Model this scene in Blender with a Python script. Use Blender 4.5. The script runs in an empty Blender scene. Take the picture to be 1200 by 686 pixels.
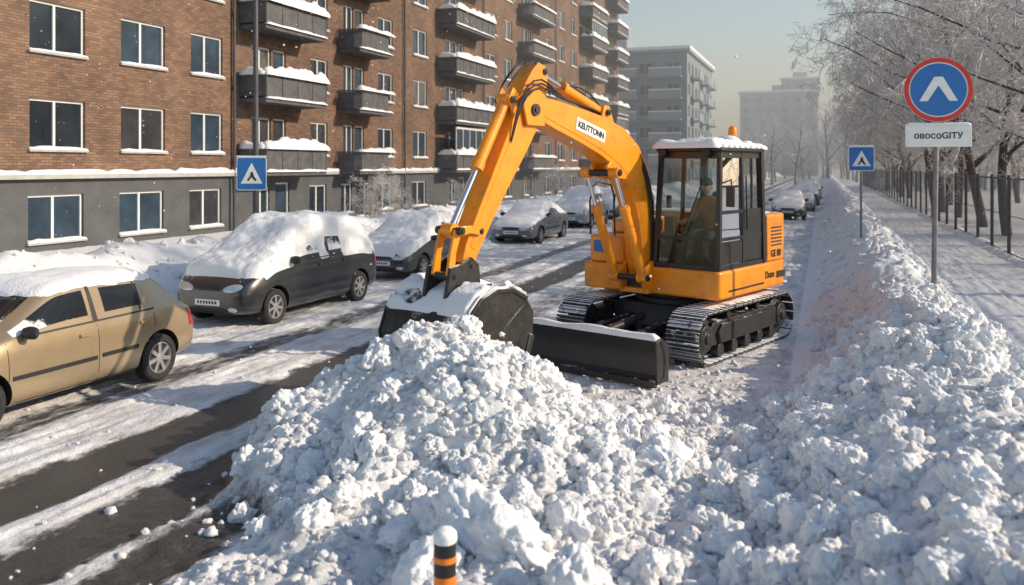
import bpy, bmesh, math, random
import numpy as np
from mathutils import Vector, Matrix, noise as mnoise
from mathutils.bvhtree import BVHTree
random.seed(7); rng=np.random.RandomState(7)
scene=bpy.context.scene
scene.view_settings.view_transform='Standard'; scene.view_settings.look='None'; scene.view_settings.exposure=0
R=math.radians

# ---------------------------------------------------------------- noise
TAB=rng.rand(512,512)
def vnoise(x,y,o=0):
    x=x+o*17.31; y=y+o*5.77
    xi=np.floor(x).astype(int); yi=np.floor(y).astype(int); fx=x-xi; fy=y-yi
    fx=fx*fx*(3-2*fx); fy=fy*fy*(3-2*fy)
    g=lambda a,b:TAB[a%512,b%512]
    return (g(xi,yi)*(1-fx)+g(xi+1,yi)*fx)*(1-fy)+(g(xi,yi+1)*(1-fx)+g(xi+1,yi+1)*fx)*fy
def fbm(x,y,o=0,n=4):
    s=0;a=.5;t=0
    for i in range(n):
        s=s+a*vnoise(x,y,o+i*3);t+=a;a*=.5;x=x*2.03;y=y*2.03
    return s/t
JX=rng.rand(256,256);JY=rng.rand(256,256);JS=rng.rand(256,256)
def worley(x,y,o=0):
    x=x+o*7.7;y=y+o*3.3
    xi=np.floor(x).astype(int);yi=np.floor(y).astype(int)
    best=np.zeros_like(x,dtype=float)
    for a in (-1,0,1):
        for b in (-1,0,1):
            cx=(xi+a);cy=(yi+b);i=cx%256;j=cy%256
            d2=(cx+JX[i,j]-x)**2+(cy+JY[i,j]-y)**2
            rad=.45+.4*JS[i,j]
            best=np.maximum(best,np.sqrt(np.clip(1-d2/rad**2,0,1))*(.5+.5*JS[i,j]))
    return best
def sst(a,b,x):
    t=np.clip((x-a)/(b-a),0,1);return t*t*(3-2*t)

# ---------------------------------------------------------------- mesh helpers
def link(o,parent=None):
    scene.collection.objects.link(o)
    if parent: o.parent=parent
    return o
def empty(name,loc=(0,0,0),rz=0):
    o=bpy.data.objects.new(name,None);o.location=loc;o.rotation_euler=(0,0,rz);o.empty_display_size=.3
    return link(o)
class MB:
    def __init__(s): s.v=[];s.f=[];s.m=[]
    def add(s,vs,fs,m=0):
        b=len(s.v);s.v+=[tuple(p) for p in vs];s.f+=[tuple(b+i for i in f) for f in fs];s.m+=[m]*len(fs)
    def box(s,x0,x1,y0,y1,z0,z1,m=0,M=None):
        vs=[Vector((x,y,z)) for z in (z0,z1) for y in (y0,y1) for x in (x0,x1)]
        if M is not None: vs=[M@p for p in vs]
        s.add(vs,[(0,2,3,1),(4,5,7,6),(0,1,5,4),(2,6,7,3),(0,4,6,2),(1,3,7,5)],m)
    def cyl(s,p0,p1,r0,r1=None,n=16,m=0,caps=True):
        r1=r0 if r1 is None else r1
        p0=Vector(p0);p1=Vector(p1);q=(p1-p0).to_track_quat('Z','Y')
        vs=[]
        for p,r in ((p0,r0),(p1,r1)):
            for i in range(n):
                a=2*math.pi*i/n;vs.append(p+q@Vector((r*math.cos(a),r*math.sin(a),0)))
        fs=[(i,(i+1)%n,n+(i+1)%n,n+i) for i in range(n)]
        if caps: fs+=[tuple(range(n-1,-1,-1)),tuple(range(n,2*n))]
        s.add(vs,fs,m)
    def tube(s,pts,rad,n=8,m=0):
        pts=[Vector(p) for p in pts];k=len(pts)
        if not hasattr(rad,'__len__'): rad=[rad]*k
        vs=[]
        for i,p in enumerate(pts):
            t=(pts[min(i+1,k-1)]-pts[max(i-1,0)])
            up=Vector((.31,.17,.93))
            a=t.normalized().cross(up).normalized();b=t.normalized().cross(a)
            for j in range(n):
                an=2*math.pi*j/n;vs.append(p+(a*math.cos(an)+b*math.sin(an))*rad[i])
        fs=[(i*n+j,i*n+(j+1)%n,(i+1)*n+(j+1)%n,(i+1)*n+j) for i in range(k-1) for j in range(n)]
        fs+=[tuple(range(n-1,-1,-1)),tuple(range((k-1)*n,k*n))]
        s.add(vs,fs,m)
    def lathe(s,prof,M,n=32,m=0,mats=None,closed=False):
        vs=[];k=len(prof)
        for a,r in prof:
            for j in range(n):
                t=2*math.pi*j/n;vs.append(M@Vector((a,r*math.cos(t),r*math.sin(t))))
        base=len(s.v); s.v+=[tuple(p) for p in vs]
        for i in range(k if closed else k-1):
            mm=mats[i] if mats else m;i2=(i+1)%k
            b=[(i*n+j,i*n+(j+1)%n,i2*n+(j+1)%n,i2*n+j) for j in range(n)]
            s.f+=[tuple(base+q for q in f) for f in b]; s.m+=[mm]*n
        if not closed:
            s.f+=[tuple(base+q for q in range(n)),tuple(base+(k-1)*n+q for q in range(n))];s.m+=[mats[0] if mats else m,mats[-1] if mats else m]
    def extr(s,poly,fn,m=0):
        n=len(poly)
        vs=[fn(a,b,0) for a,b in poly]+[fn(a,b,1) for a,b in poly]
        fs=[(i,(i+1)%n,n+(i+1)%n,n+i) for i in range(n)]+[tuple(range(n-1,-1,-1)),tuple(range(n,2*n))]
        s.add(vs,fs,m)
    def obj(s,name,mats,parent=None,smooth=None,bevel=0,subd=0,seg=2):
        me=bpy.data.meshes.new(name);me.from_pydata(s.v,[],s.f)
        if not isinstance(mats,(list,tuple)): mats=[mats]
        for m in mats: me.materials.append(m)
        me.polygons.foreach_set('material_index',s.m)
        bm=bmesh.new();bm.from_mesh(me);bmesh.ops.recalc_face_normals(bm,faces=bm.faces);bm.to_mesh(me);bm.free()
        if smooth is not None:
            me.shade_smooth();me.set_sharp_from_angle(angle=R(smooth))
        me.update()
        o=link(bpy.data.objects.new(name,me),parent)
        if bevel:
            b=o.modifiers.new('b','BEVEL');b.width=bevel;b.segments=seg;b.limit_method='ANGLE';b.angle_limit=R(35);b.harden_normals=False
        if subd:
            u=o.modifiers.new('s','SUBSURF');u.levels=subd;u.render_levels=subd
        return o

# ---------------------------------------------------------------- materials
SNOWC=(.82,.83,.85)
def nd(nt,t,**k):
    n=nt.nodes.new(t)
    for a,b in k.items(): setattr(n,a,b)
    return n
def mk(name,col,rough=.5,metal=0,var=.15,ns=3,bump=0,bs=40,snow=0,ss=6,coat=0,dirt=0,low=None,spec=.5,dcol=(.09,.075,.06)):
    m=bpy.data.materials.new(name);m.use_nodes=True;nt=m.node_tree;b=nt.nodes['Principled BSDF'];L=nt.links
    b.inputs['Roughness'].default_value=rough;b.inputs['Metallic'].default_value=metal
    b.inputs['Coat Weight'].default_value=coat;b.inputs['Coat Roughness'].default_value=.08
    b.inputs['Specular IOR Level'].default_value=spec
    tc=nd(nt,'ShaderNodeTexCoord');no=nd(nt,'ShaderNodeTexNoise');no.inputs['Scale'].default_value=ns;no.inputs['Detail'].default_value=6;no.inputs['Roughness'].default_value=.65
    L.new(tc.outputs['Object'],no.inputs['Vector'])
    mr=nd(nt,'ShaderNodeMapRange');mr.inputs[1].default_value=.3;mr.inputs[2].default_value=.7
    L.new(no.outputs['Fac'],mr.inputs[0])
    mx=nd(nt,'ShaderNodeMix',data_type='RGBA');L.new(mr.outputs[0],mx.inputs[0])
    mx.inputs[6].default_value=tuple(c*(1-var) for c in col)+(1,);mx.inputs[7].default_value=tuple(min(1,c*(1+var)) for c in col)+(1,)
    out=mx.outputs[2]
    if dirt:
        n2=nd(nt,'ShaderNodeTexNoise');n2.inputs['Scale'].default_value=ns*2.3;n2.inputs['Detail'].default_value=8;n2.inputs['Roughness'].default_value=.75
        L.new(tc.outputs['Object'],n2.inputs['Vector'])
        r2=nd(nt,'ShaderNodeMapRange');r2.inputs[1].default_value=.5;r2.inputs[2].default_value=.75;r2.inputs[4].default_value=dirt
        L.new(n2.outputs['Fac'],r2.inputs[0])
        m2=nd(nt,'ShaderNodeMix',data_type='RGBA');L.new(r2.outputs[0],m2.inputs[0]);L.new(out,m2.inputs[6]);m2.inputs[7].default_value=dcol+(1,);out=m2.outputs[2]
    if snow:
        ge=nd(nt,'ShaderNodeNewGeometry');sx=nd(nt,'ShaderNodeSeparateXYZ');L.new(ge.outputs['Normal'],sx.inputs[0])
        n3=nd(nt,'ShaderNodeTexNoise');n3.inputs['Scale'].default_value=ss;n3.inputs['Detail'].default_value=8;n3.inputs['Roughness'].default_value=.7
        L.new(tc.outputs['Object'],n3.inputs['Vector'])
        a=nd(nt,'ShaderNodeMath',operation='MULTIPLY_ADD');L.new(n3.outputs['Fac'],a.inputs[0]);a.inputs[1].default_value=2.2;L.new(sx.outputs['Z'],a.inputs[2])
        src=a.outputs[0]
        if low is not None:
            s2=nd(nt,'ShaderNodeSeparateXYZ');L.new(tc.outputs['Object'],s2.inputs[0])
            r3=nd(nt,'ShaderNodeMapRange');r3.inputs[1].default_value=low[0];r3.inputs[2].default_value=low[1];r3.inputs[3].default_value=1.2;r3.inputs[4].default_value=0
            L.new(s2.outputs['Z'],r3.inputs[0]);a2=nd(nt,'ShaderNodeMath',operation='ADD');L.new(src,a2.inputs[0]);L.new(r3.outputs[0],a2.inputs[1]);src=a2.outputs[0]
        r=nd(nt,'ShaderNodeMapRange');th=2.6-snow*1.6;r.inputs[1].default_value=th-.08;r.inputs[2].default_value=th+.12;L.new(src,r.inputs[0])
        m3=nd(nt,'ShaderNodeMix',data_type='RGBA');L.new(r.outputs[0],m3.inputs[0]);L.new(out,m3.inputs[6]);m3.inputs[7].default_value=SNOWC+(1,);out=m3.outputs[2]
        rr=nd(nt,'ShaderNodeMapRange');rr.inputs[3].default_value=rough;rr.inputs[4].default_value=.85;L.new(r.outputs[0],rr.inputs[0]);L.new(rr.outputs[0],b.inputs['Roughness'])
        if metal:
            rm=nd(nt,'ShaderNodeMapRange');rm.inputs[3].default_value=metal;rm.inputs[4].default_value=0;L.new(r.outputs[0],rm.inputs[0]);L.new(rm.outputs[0],b.inputs['Metallic'])
        if coat:
            rc=nd(nt,'ShaderNodeMapRange');rc.inputs[3].default_value=coat;rc.inputs[4].default_value=0;L.new(r.outputs[0],rc.inputs[0]);L.new(rc.outputs[0],b.inputs['Coat Weight'])
    L.new(out,b.inputs['Base Color'])
    if bump:
        n4=nd(nt,'ShaderNodeTexNoise');n4.inputs['Scale'].default_value=bs;n4.inputs['Detail'].default_value=5
        L.new(tc.outputs['Object'],n4.inputs['Vector'])
        bp=nd(nt,'ShaderNodeBump');bp.inputs['Strength'].default_value=bump;bp.inputs['Distance'].default_value=.02;L.new(n4.outputs['Fac'],bp.inputs['Height']);L.new(bp.outputs[0],b.inputs['Normal'])
    return m
def glassmat(name,tint,op=.25,rough=.02):
    m=bpy.data.materials.new(name);m.use_nodes=True;nt=m.node_tree;L=nt.links
    nt.nodes.remove(nt.nodes['Principled BSDF']);out=nt.nodes['Material Output']
    tr=nd(nt,'ShaderNodeBsdfTransparent');tr.inputs[0].default_value=tint+(1,)
    gl=nd(nt,'ShaderNodeBsdfGlossy');gl.inputs['Roughness'].default_value=rough;gl.inputs[0].default_value=(.9,.95,1,1)
    fr=nd(nt,'ShaderNodeLayerWeight');fr.inputs[0].default_value=op
    mx=nd(nt,'ShaderNodeMixShader');L.new(fr.outputs['Fresnel'],mx.inputs[0]);L.new(tr.outputs[0],mx.inputs[1]);L.new(gl.outputs[0],mx.inputs[2])
    tc=nd(nt,'ShaderNodeTexCoord');no=nd(nt,'ShaderNodeTexNoise');no.inputs['Scale'].default_value=9;no.inputs['Detail'].default_value=9;no.inputs['Roughness'].default_value=.8;L.new(tc.outputs['Object'],no.inputs['Vector'])
    r=nd(nt,'ShaderNodeMapRange');r.inputs[1].default_value=.52;r.inputs[2].default_value=.85;r.inputs[4].default_value=.4;L.new(no.outputs['Fac'],r.inputs[0])
    df=nd(nt,'ShaderNodeBsdfDiffuse');df.inputs[0].default_value=(.5,.5,.5,1)
    m2=nd(nt,'ShaderNodeMixShader');L.new(r.outputs[0],m2.inputs[0]);L.new(mx.outputs[0],m2.inputs[1]);L.new(df.outputs[0],m2.inputs[2])
    L.new(m2.outputs[0],out.inputs[0]);return m

M_snow=mk('snow',SNOWC,.7,var=.06,ns=1.2,bump=.6,bs=22,spec=.25)
M_snowf=mk('snow_soft',SNOWC,.8,var=.03,ns=2,bump=.6,bs=30,spec=.2)
M_yel=mk('excavator_paint',(.86,.285,.006),.36,var=.1,ns=1.5,bump=.05,bs=10,snow=.2,ss=7,coat=.3,dirt=.6,dcol=(.18,.09,.04))
M_blk=mk('black_steel',(.022,.022,.024),.45,var=.3,ns=4,bump=.08,bs=20,snow=.22,ss=7,dirt=.35)
M_blk2=mk('black_cab',(.018,.018,.02),.35,var=.2,ns=3,snow=.06,ss=9)
M_track=mk('track_steel',(.05,.048,.045),.55,metal=.3,var=.4,ns=8,bump=.2,bs=30,snow=.68,ss=9)
M_buck=mk('bucket_steel',(.035,.034,.033),.42,metal=.4,var=.5,ns=5,bump=.2,bs=18,snow=.40,ss=5,dirt=.3)
M_chrome=mk('chrome',(.75,.76,.78),.15,metal=1,var=.05)
M_hose=mk('rubber',(.015,.015,.015),.6,var=.2)
M_cabglass=glassmat('cab_glass',(.66,.70,.70),.3)
M_pole=mk('galvanised_pole',(.2,.2,.21),.5,metal=.4,var=.3,ns=9)
M_dpole=mk('dark_pole',(.06,.065,.08),.5,var=.3,ns=9)
M_blue=mk('sign_blue',(.02,.15,.46),.4,var=.12,ns=5,snow=.08,ss=12)
M_red=mk('sign_red',(.6,.035,.03),.4,var=.15,ns=5)
M_white=mk('sign_white',(.80,.80,.78),.5,var=.06,ns=8,dirt=.15)
M_black=mk('black_paint',(.02,.02,.02),.5,var=.2)
M_orange=mk('orange_reflective',(.85,.22,.02),.4,var=.15)
M_tyre=mk('tyre',(.02,.02,.021),.75,var=.4,ns=12,bump=.2,bs=60,snow=.25,ss=14)
M_rim=mk('wheel_silver',(.42,.42,.43),.35,metal=.6,var=.2,ns=9,dirt=.3)
M_cglass=mk('car_glass',(.012,.014,.016),.06,var=.3,snow=.22,ss=3,low=(.85,1.2))
M_lamp=mk('headlamp',(.55,.58,.6),.12,metal=.3,var=.2,ns=20,coat=1)
M_tail=mk('taillamp',(.45,.02,.02),.2,var=.2,coat=1)
M_trim=mk('trim_black',(.02,.02,.022),.55,var=.3,snow=.05)

def snowmat_ground():
    m=bpy.data.materials.new('snowy_ground');m.use_nodes=True;nt=m.node_tree;b=nt.nodes['Principled BSDF'];L=nt.links
    at=nd(nt,'ShaderNodeAttribute',attribute_name='asph');ad=nd(nt,'ShaderNodeAttribute',attribute_name='dirt')
    tc=nd(nt,'ShaderNodeTexCoord')
    mp=nd(nt,'ShaderNodeMapping');mp.inputs['Scale'].default_value=(1,.35,1);L.new(tc.outputs['Object'],mp.inputs[0])
    n1=nd(nt,'ShaderNodeTexNoise');n1.inputs['Scale'].default_value=7;n1.inputs['Detail'].default_value=10;n1.inputs['Roughness'].default_value=.78;L.new(mp.outputs[0],n1.inputs['Vector'])
    a=nd(nt,'ShaderNodeMath',operation='MULTIPLY_ADD');L.new(n1.outputs['Fac'],a.inputs[0]);a.inputs[1].default_value=-2.1;L.new(at.outputs['Fac'],a.inputs[2])
    r=nd(nt,'ShaderNodeMapRange');r.inputs[1].default_value=-.62;r.inputs[2].default_value=-.2;L.new(a.outputs[0],r.inputs[0])
    n2=nd(nt,'ShaderNodeTexNoise');n2.inputs['Scale'].default_value=60;n2.inputs['Detail'].default_value=4;L.new(tc.outputs['Object'],n2.inputs['Vector'])
    ca=nd(nt,'ShaderNodeMix',data_type='RGBA');L.new(n2.outputs['Fac'],ca.inputs[0]);ca.inputs[6].default_value=(.03,.031,.034,1);ca.inputs[7].default_value=(.09,.086,.08,1)
    n3=nd(nt,'ShaderNodeTexNoise');n3.inputs['Scale'].default_value=3.0;n3.inputs['Detail'].default_value=10;n3.inputs['Roughness'].default_value=.75;L.new(mp.outputs[0],n3.inputs['Vector'])
    r3=nd(nt,'ShaderNodeMapRange');r3.inputs[1].default_value=.38;r3.inputs[2].default_value=.68;L.new(n3.outputs['Fac'],r3.inputs[0])
    mu=nd(nt,'ShaderNodeMath',operation='MULTIPLY');L.new(r3.outputs[0],mu.inputs[0]);L.new(ad.outputs['Fac'],mu.inputs[1])
    cs=nd(nt,'ShaderNodeMix',data_type='RGBA');L.new(mu.outputs[0],cs.inputs[0]);cs.inputs[6].default_value=SNOWC+(1,);cs.inputs[7].default_value=(.33,.31,.30,1)
    mx=nd(nt,'ShaderNodeMix',data_type='RGBA');L.new(r.outputs[0],mx.inputs[0]);L.new(cs.outputs[2],mx.inputs[6]);L.new(ca.outputs[2],mx.inputs[7]);L.new(mx.outputs[2],b.inputs['Base Color'])
    rr=nd(nt,'ShaderNodeMapRange');rr.inputs[3].default_value=.75;rr.inputs[4].default_value=.32;L.new(r.outputs[0],rr.inputs[0]);L.new(rr.outputs[0],b.inputs['Roughness'])
    b.inputs['Specular IOR Level'].default_value=.3
    n4=nd(nt,'ShaderNodeTexNoise');n4.inputs['Scale'].default_value=30;n4.inputs['Detail'].default_value=8;n4.inputs['Roughness'].default_value=.65;L.new(tc.outputs['Object'],n4.inputs['Vector'])
    bp=nd(nt,'ShaderNodeBump');bp.inputs['Strength'].default_value=.8;bp.inputs['Distance'].default_value=.025;L.new(n4.outputs['Fac'],bp.inputs['Height']);L.new(bp.outputs[0],b.inputs['Normal'])
    return m

# ---------------------------------------------------------------- terrain
def hump(d,w):
    s=np.clip(1-np.abs(d)/w,0,1);return s*s*(3-2*s)
def cone(X,Y,cx,cy,rx,ry,n):
    px=(X-cx)/(rx+.9*n);py=(Y-cy)/(ry+.9*n);return np.clip(1-np.sqrt(px*px+py*py),0,1)
def terrain(X,Y):
    X=np.asarray(X,float);Y=np.asarray(Y,float)
    n=fbm(X/1.1,Y/1.1,1)-.5; n2=fbm(X/3.5,Y/3.5,5)-.5
    streak=fbm(X/.10,Y/1.6,9)-.5
    wob=(fbm(Y/4+0*X,X*0+2.2,3)-.5)*.35
    ed=(fbm(X/.25,Y/.5,12)-.5)*.5
    A=np.zeros_like(X)
    for c,w,k in ((-8.1,.55,.78),(-6.35,.74,1.15),(-5.15,.66,1.1-sst(8,13,Y)*.5),(-4.4,.55,1-sst(6.5,8,Y)*.6),(-2.9,.45,.65*sst(16,22,Y)),(-4.0,.45,.8*sst(15,20,Y)),(-7.2,.2,.4)):
        A=np.maximum(A,k*sst(-.22,.14,w/2-np.abs(X-c-wob)+ed*.45))
    cR=1.25+n2*.5; wl=1.65+.75*(1-sst(8,13,Y)); wr=1.65
    hb=np.where(X<cR,hump(X-cR,wl),hump(X-cR,wr))*(1.0+.5*(fbm(Y/2.2+0*X,0*X+8,21)-.5)+.3*n)
    cL=-13.0+n2*1.0
    hl=np.where(X>cL,hump(X-cL,2.4),hump(X-cL,2.2))*(1.2+.5*n)
    side=sst(2.3,2.9,X)*.16*(1-sst(400,500,X)); sideL=sst(13.0,14.5,-X)*.2
    s=cone(X,Y,-3.8,7.8,1.6,2.25,n)
    pile=1.2*s*(1.1-.1*s)+.42*cone(X,Y,-2.55,7.5,1.6,1.7,n)+.25*cone(X,Y,-4.2,9.2,1.2,1.2,n)
    apron=.42*cone(X,Y,-2.0,5.3,1.75,2.5,n)**.8
    dx=X+1.9;dy=Y-13.2;ex=1-sst(1.6,2.6,np.sqrt((dx*.94-dy*.341)**2*1.1+(dy*.94+dx*.341)**2*.35))
    hbk=hb+hl+pile+apron
    C=np.clip((hbk-.03)/.22,0,1)
    rub=.35*(1-sst(3.0,4.4,np.abs(X+2.3)*1.3))*(1-sst(8,12,Y))
    C2=np.clip(C+rub,0,1)
    smooth=sst(2.2,2.8,X)*(X<5.2)
    C2=C2*(1-smooth*.85)
    W1=worley(X/.34,Y/.34,0);W2=worley(X/.15,Y/.15,2);W3=worley(X/.07,Y/.07,4)
    soft=np.clip(1-hl*1.2,.35,1)
    patch=sst(.35,.65,fbm(X/.8,Y/.8,33))
    det=C2*soft*((.03+.09*patch)*W1+.06*W2+.035*W3-.04+.2*n)
    road=.06+.07*streak+.03*W3*.6+.05*n
    near=1-sst(60,150,Y)
    h=hbk+side+sideL+det*near+road*(1-C)*(1-np.clip(A,0,1)*.9)
    foot=sst(2.8,3.2,X)*(X<4.8)
    h=h+foot*.05*(fbm(X/.22,Y/.3,40)-.5)
    h=h*(1-ex)+ex*(.03+.02*n+.02*W3+.03*W2*.5)
    A2=A*(1-C)*(1-ex*.8)*(X<-.5)*(X>-9.6)
    onroad=(X>-10.5)*(X<-.4)*(1-C)
    dirt=np.clip(onroad*.75+.2*C*(hb<.2)*(hl<.2)+.06,0,1)
    return h,A2,dirt,C2
def grid_lines():
    xs=list(np.arange(-9.3,3.7,.034))
    st=.036;x=xs[-1]
    while x<260: st=min(st*1.06,25);x+=st;xs.append(x)
    st=.036;x=xs[0];l=[]
    while x>-300: st=min(st*(1.05 if x>-16 else 1.12),25) if x<-9.4 else .04;st=min(st,.12) if x>-16 else st;x-=st;l.append(x)
    xs=l[::-1]+xs
    ys=list(np.arange(2.6,9.5,.034));st=.034;y=ys[-1]
    while y<900: st=y*.0042 if y<60 else st*1.03;y+=st;ys.append(y)
    y=2.6;st=.1;l=[]
    while y>-60: st*=1.35;y-=st;l.append(y)
    return np.array(xs),np.array(l[::-1]+ys)
xs,ys=grid_lines();GX,GY=np.meshgrid(xs,ys)
h,A,D,C=terrain(GX,GY)
nx,ny=len(xs),len(ys)
V=np.stack([GX.ravel(),GY.ravel(),h.ravel()],1)
idx=np.arange(nx*ny).reshape(ny,nx)
F=np.stack([idx[:-1,:-1].ravel(),idx[:-1,1:].ravel(),idx[1:,1:].ravel(),idx[1:,:-1].ravel()],1)
me=bpy.data.meshes.new('ground');me.vertices.add(len(V));me.vertices.foreach_set('co',V.ravel())
me.loops.add(F.size);me.loops.foreach_set('vertex_index',F.ravel());me.polygons.add(len(F))
me.polygons.foreach_set('loop_start',np.arange(0,F.size,4));me.polygons.foreach_set('loop_total',np.full(len(F),4))
me.update();me.validate()
for nm,a in (('asph',A),('dirt',D)):
    t=me.attributes.new(nm,'FLOAT','POINT');t.data.foreach_set('value',a.ravel().astype(np.float32))
me.materials.append(snowmat_ground());me.shade_smooth()
ground=link(bpy.data.objects.new('snowy_ground',me))

# ---------------------------------------------------------------- snow clods (instanced)
def clod_mesh(seed,sub=3):
    bm=bmesh.new();bmesh.ops.create_icosphere(bm,subdivisions=sub,radius=1)
    o=Vector((seed*3.1,seed*1.7,seed*.9))
    sc=Vector((1,.75+.3*random.random(),.6+.3*random.random()))
    for v in bm.verts:
        p=v.co.copy();r=1+.45*mnoise.noise(p*1.1+o)+.30*mnoise.noise(p*2.4+o)+.15*mnoise.noise(p*5+o)+.07*mnoise.noise(p*10+o)+(.03*mnoise.noise(p*20+o) if sub>3 else 0)
        v.co=Vector((p.x*sc.x,p.y*sc.y,p.z*sc.z))*r*.6
    me=bpy.data.meshes.new('clod');bm.to_mesh(me);bm.free();me.shade_smooth();me.materials.append(M_snow);return me
def instancer(name,pts,sizes,childmesh,child='clod',upright=False):
    vs=[];fs=[]
    for (x,y,z),s in zip(pts,sizes):
        if upright:
            a=random.random()*6.28;q=Matrix.Rotation(a,3,'Z')
        else:
            q=Matrix.Rotation(random.random()*6.28,3,'Z')@Matrix.Rotation(random.random()*3.0,3,'X')
        b=len(vs)
        for cx,cy in ((-.5,-.5),(.5,-.5),(.5,.5),(-.5,.5)): vs.append(Vector((x,y,z))+q@Vector((cx*s,cy*s,0)))
        fs.append((b,b+1,b+2,b+3))
    me=bpy.data.meshes.new(name);me.from_pydata(vs,[],fs)
    o=link(bpy.data.objects.new(name,me));o.instance_type='FACES';o.use_instance_faces_scale=True
    o.show_instancer_for_render=False;o.show_instancer_for_viewport=False
    c=link(bpy.data.objects.new(child,childmesh),o);return o
P=[[] for _ in range(7)];S=[[] for _ in range(7)]
def put(x,y,z,s):
    k=rng.randint(5,7) if s>.13 else rng.randint(5)
    P[k].append((x,y,z));S[k].append(s)
def place(n,x0,x1,y0,y1,smin,smax,pw,thr=.0,cm=1):
    x=rng.uniform(x0,x1,n);y=y0+(y1-y0)*rng.rand(n)**cm
    hh,a,d,c=terrain(x,y)
    cl=sst(.35,.62,fbm(x/.5,y/.5,71))   # crumbs gather in patches
    keep=rng.rand(n)<np.clip(c*(.35+.75*cl)+thr,0,1)*(1-.9*(a>.3))
    s=smin*(smax/smin)**(rng.rand(n)**pw)
    for i in np.nonzero(keep)[0]: put(x[i],y[i],hh[i]+s[i]*.1,s[i])
place(15000,-6.0,-0.2,4.0,11,.018,.07,1.5,.03)
place(3400,-5.9,-1.0,5.2,10.5,.05,.15,1.9)
place(330,-5.6,-1.4,5.2,10.2,.13,.26,1.5)
place(9000,-1.2,2.7,3.2,16,.02,.08,1.6,.0,1.3)
place(1500,-1.0,2.6,3.2,14,.08,.26,1.6,.0,1.2)
place(1800,-.6,2.7,14,45,.04,.17,1.6)
place(1500,-14.8,-10.6,10,45,.04,.18,1.8)
place(4500,-9.5,-3.5,4,22,.010,.045,1.5,.2)
place(900,-3.5,0,9,12.5,.02,.07,1.5,.3)
for x,y,s in ((-2.15,5.2,.50),(-1.85,5.05,.44),(-2.5,5.35,.32),(-1.6,5.5,.28),(-1.25,7.05,.32),(-1.02,7.25,.26),(-1.5,7.1,.2),(-1.15,6.8,.22),(-.75,7.7,.24),(-.55,7.85,.18),(-2.3,4.75,.36),(-1.35,4.7,.30),(-3.2,7.3,.2),(-3.0,6.6,.2),(-3.7,7.0,.18),(-1.0,5.2,.26),(-.6,5.9,.24)):
    put(x,y,terrain([x],[y])[0][0]+s*.06,s)
for k in range(7): instancer('snow_clods',P[k],S[k],clod_mesh(k+1,3 if k<5 else 5))

# ---------------------------------------------------------------- snow helpers
def snow_ridge(mb,p0,p1,w,hgt,m=0,step=.12,seed=0,nseg=7):
    p0=Vector(p0);p1=Vector(p1);L=(p1-p0).length;n=max(3,int(L/step));t=(p1-p0).normalized();s=Vector((-t.y,t.x,0)).normalized()
    vs=[]
    for i in range(n+1):
        f=i/n;p=p0.lerp(p1,f);e=min(1,min(f,1-f)*L/ (hgt*.9)+.25)
        nn=mnoise.noise(Vector((p.x*1.7+seed,p.y*1.7,p.z*1.7)));n3=mnoise.noise(Vector((p.x*6,p.y*6+seed,p.z*2)))
        hh=hgt*(1+.55*nn+.25*n3)*math.sqrt(e);ww=w*(1+.15*n3)
        for j in range(nseg+1):
            a=math.pi*j/nseg;vs.append(p+s*(math.cos(a)*ww*.5)+Vector((0,0,math.sin(a)**.7*hh)))
    k=nseg+1;fs=[(i*k+j,i*k+j+1,(i+1)*k+j+1,(i+1)*k+j) for i in range(n) for j in range(nseg)]
    fs+=[tuple(range(k)),tuple(n*k+j for j in range(k))]
    mb.add(vs,fs,m)
def bvh_of(objs,parent):
    dg=bpy.context.evaluated_depsgraph_get();dg.update();vs=[];fs=[]
    inv=parent.matrix_world.inverted() if parent else Matrix()
    for o in objs:
        e=o.evaluated_get(dg);m=e.to_mesh();b=len(vs);mw=inv@e.matrix_world if parent else e.matrix_world
        vs+=[mw@v.co for v in m.vertices];fs+=[tuple(b+i for i in p.vertices) for p in m.polygons];e.to_mesh_clear()
    return BVHTree.FromPolygons(vs,fs)
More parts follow.
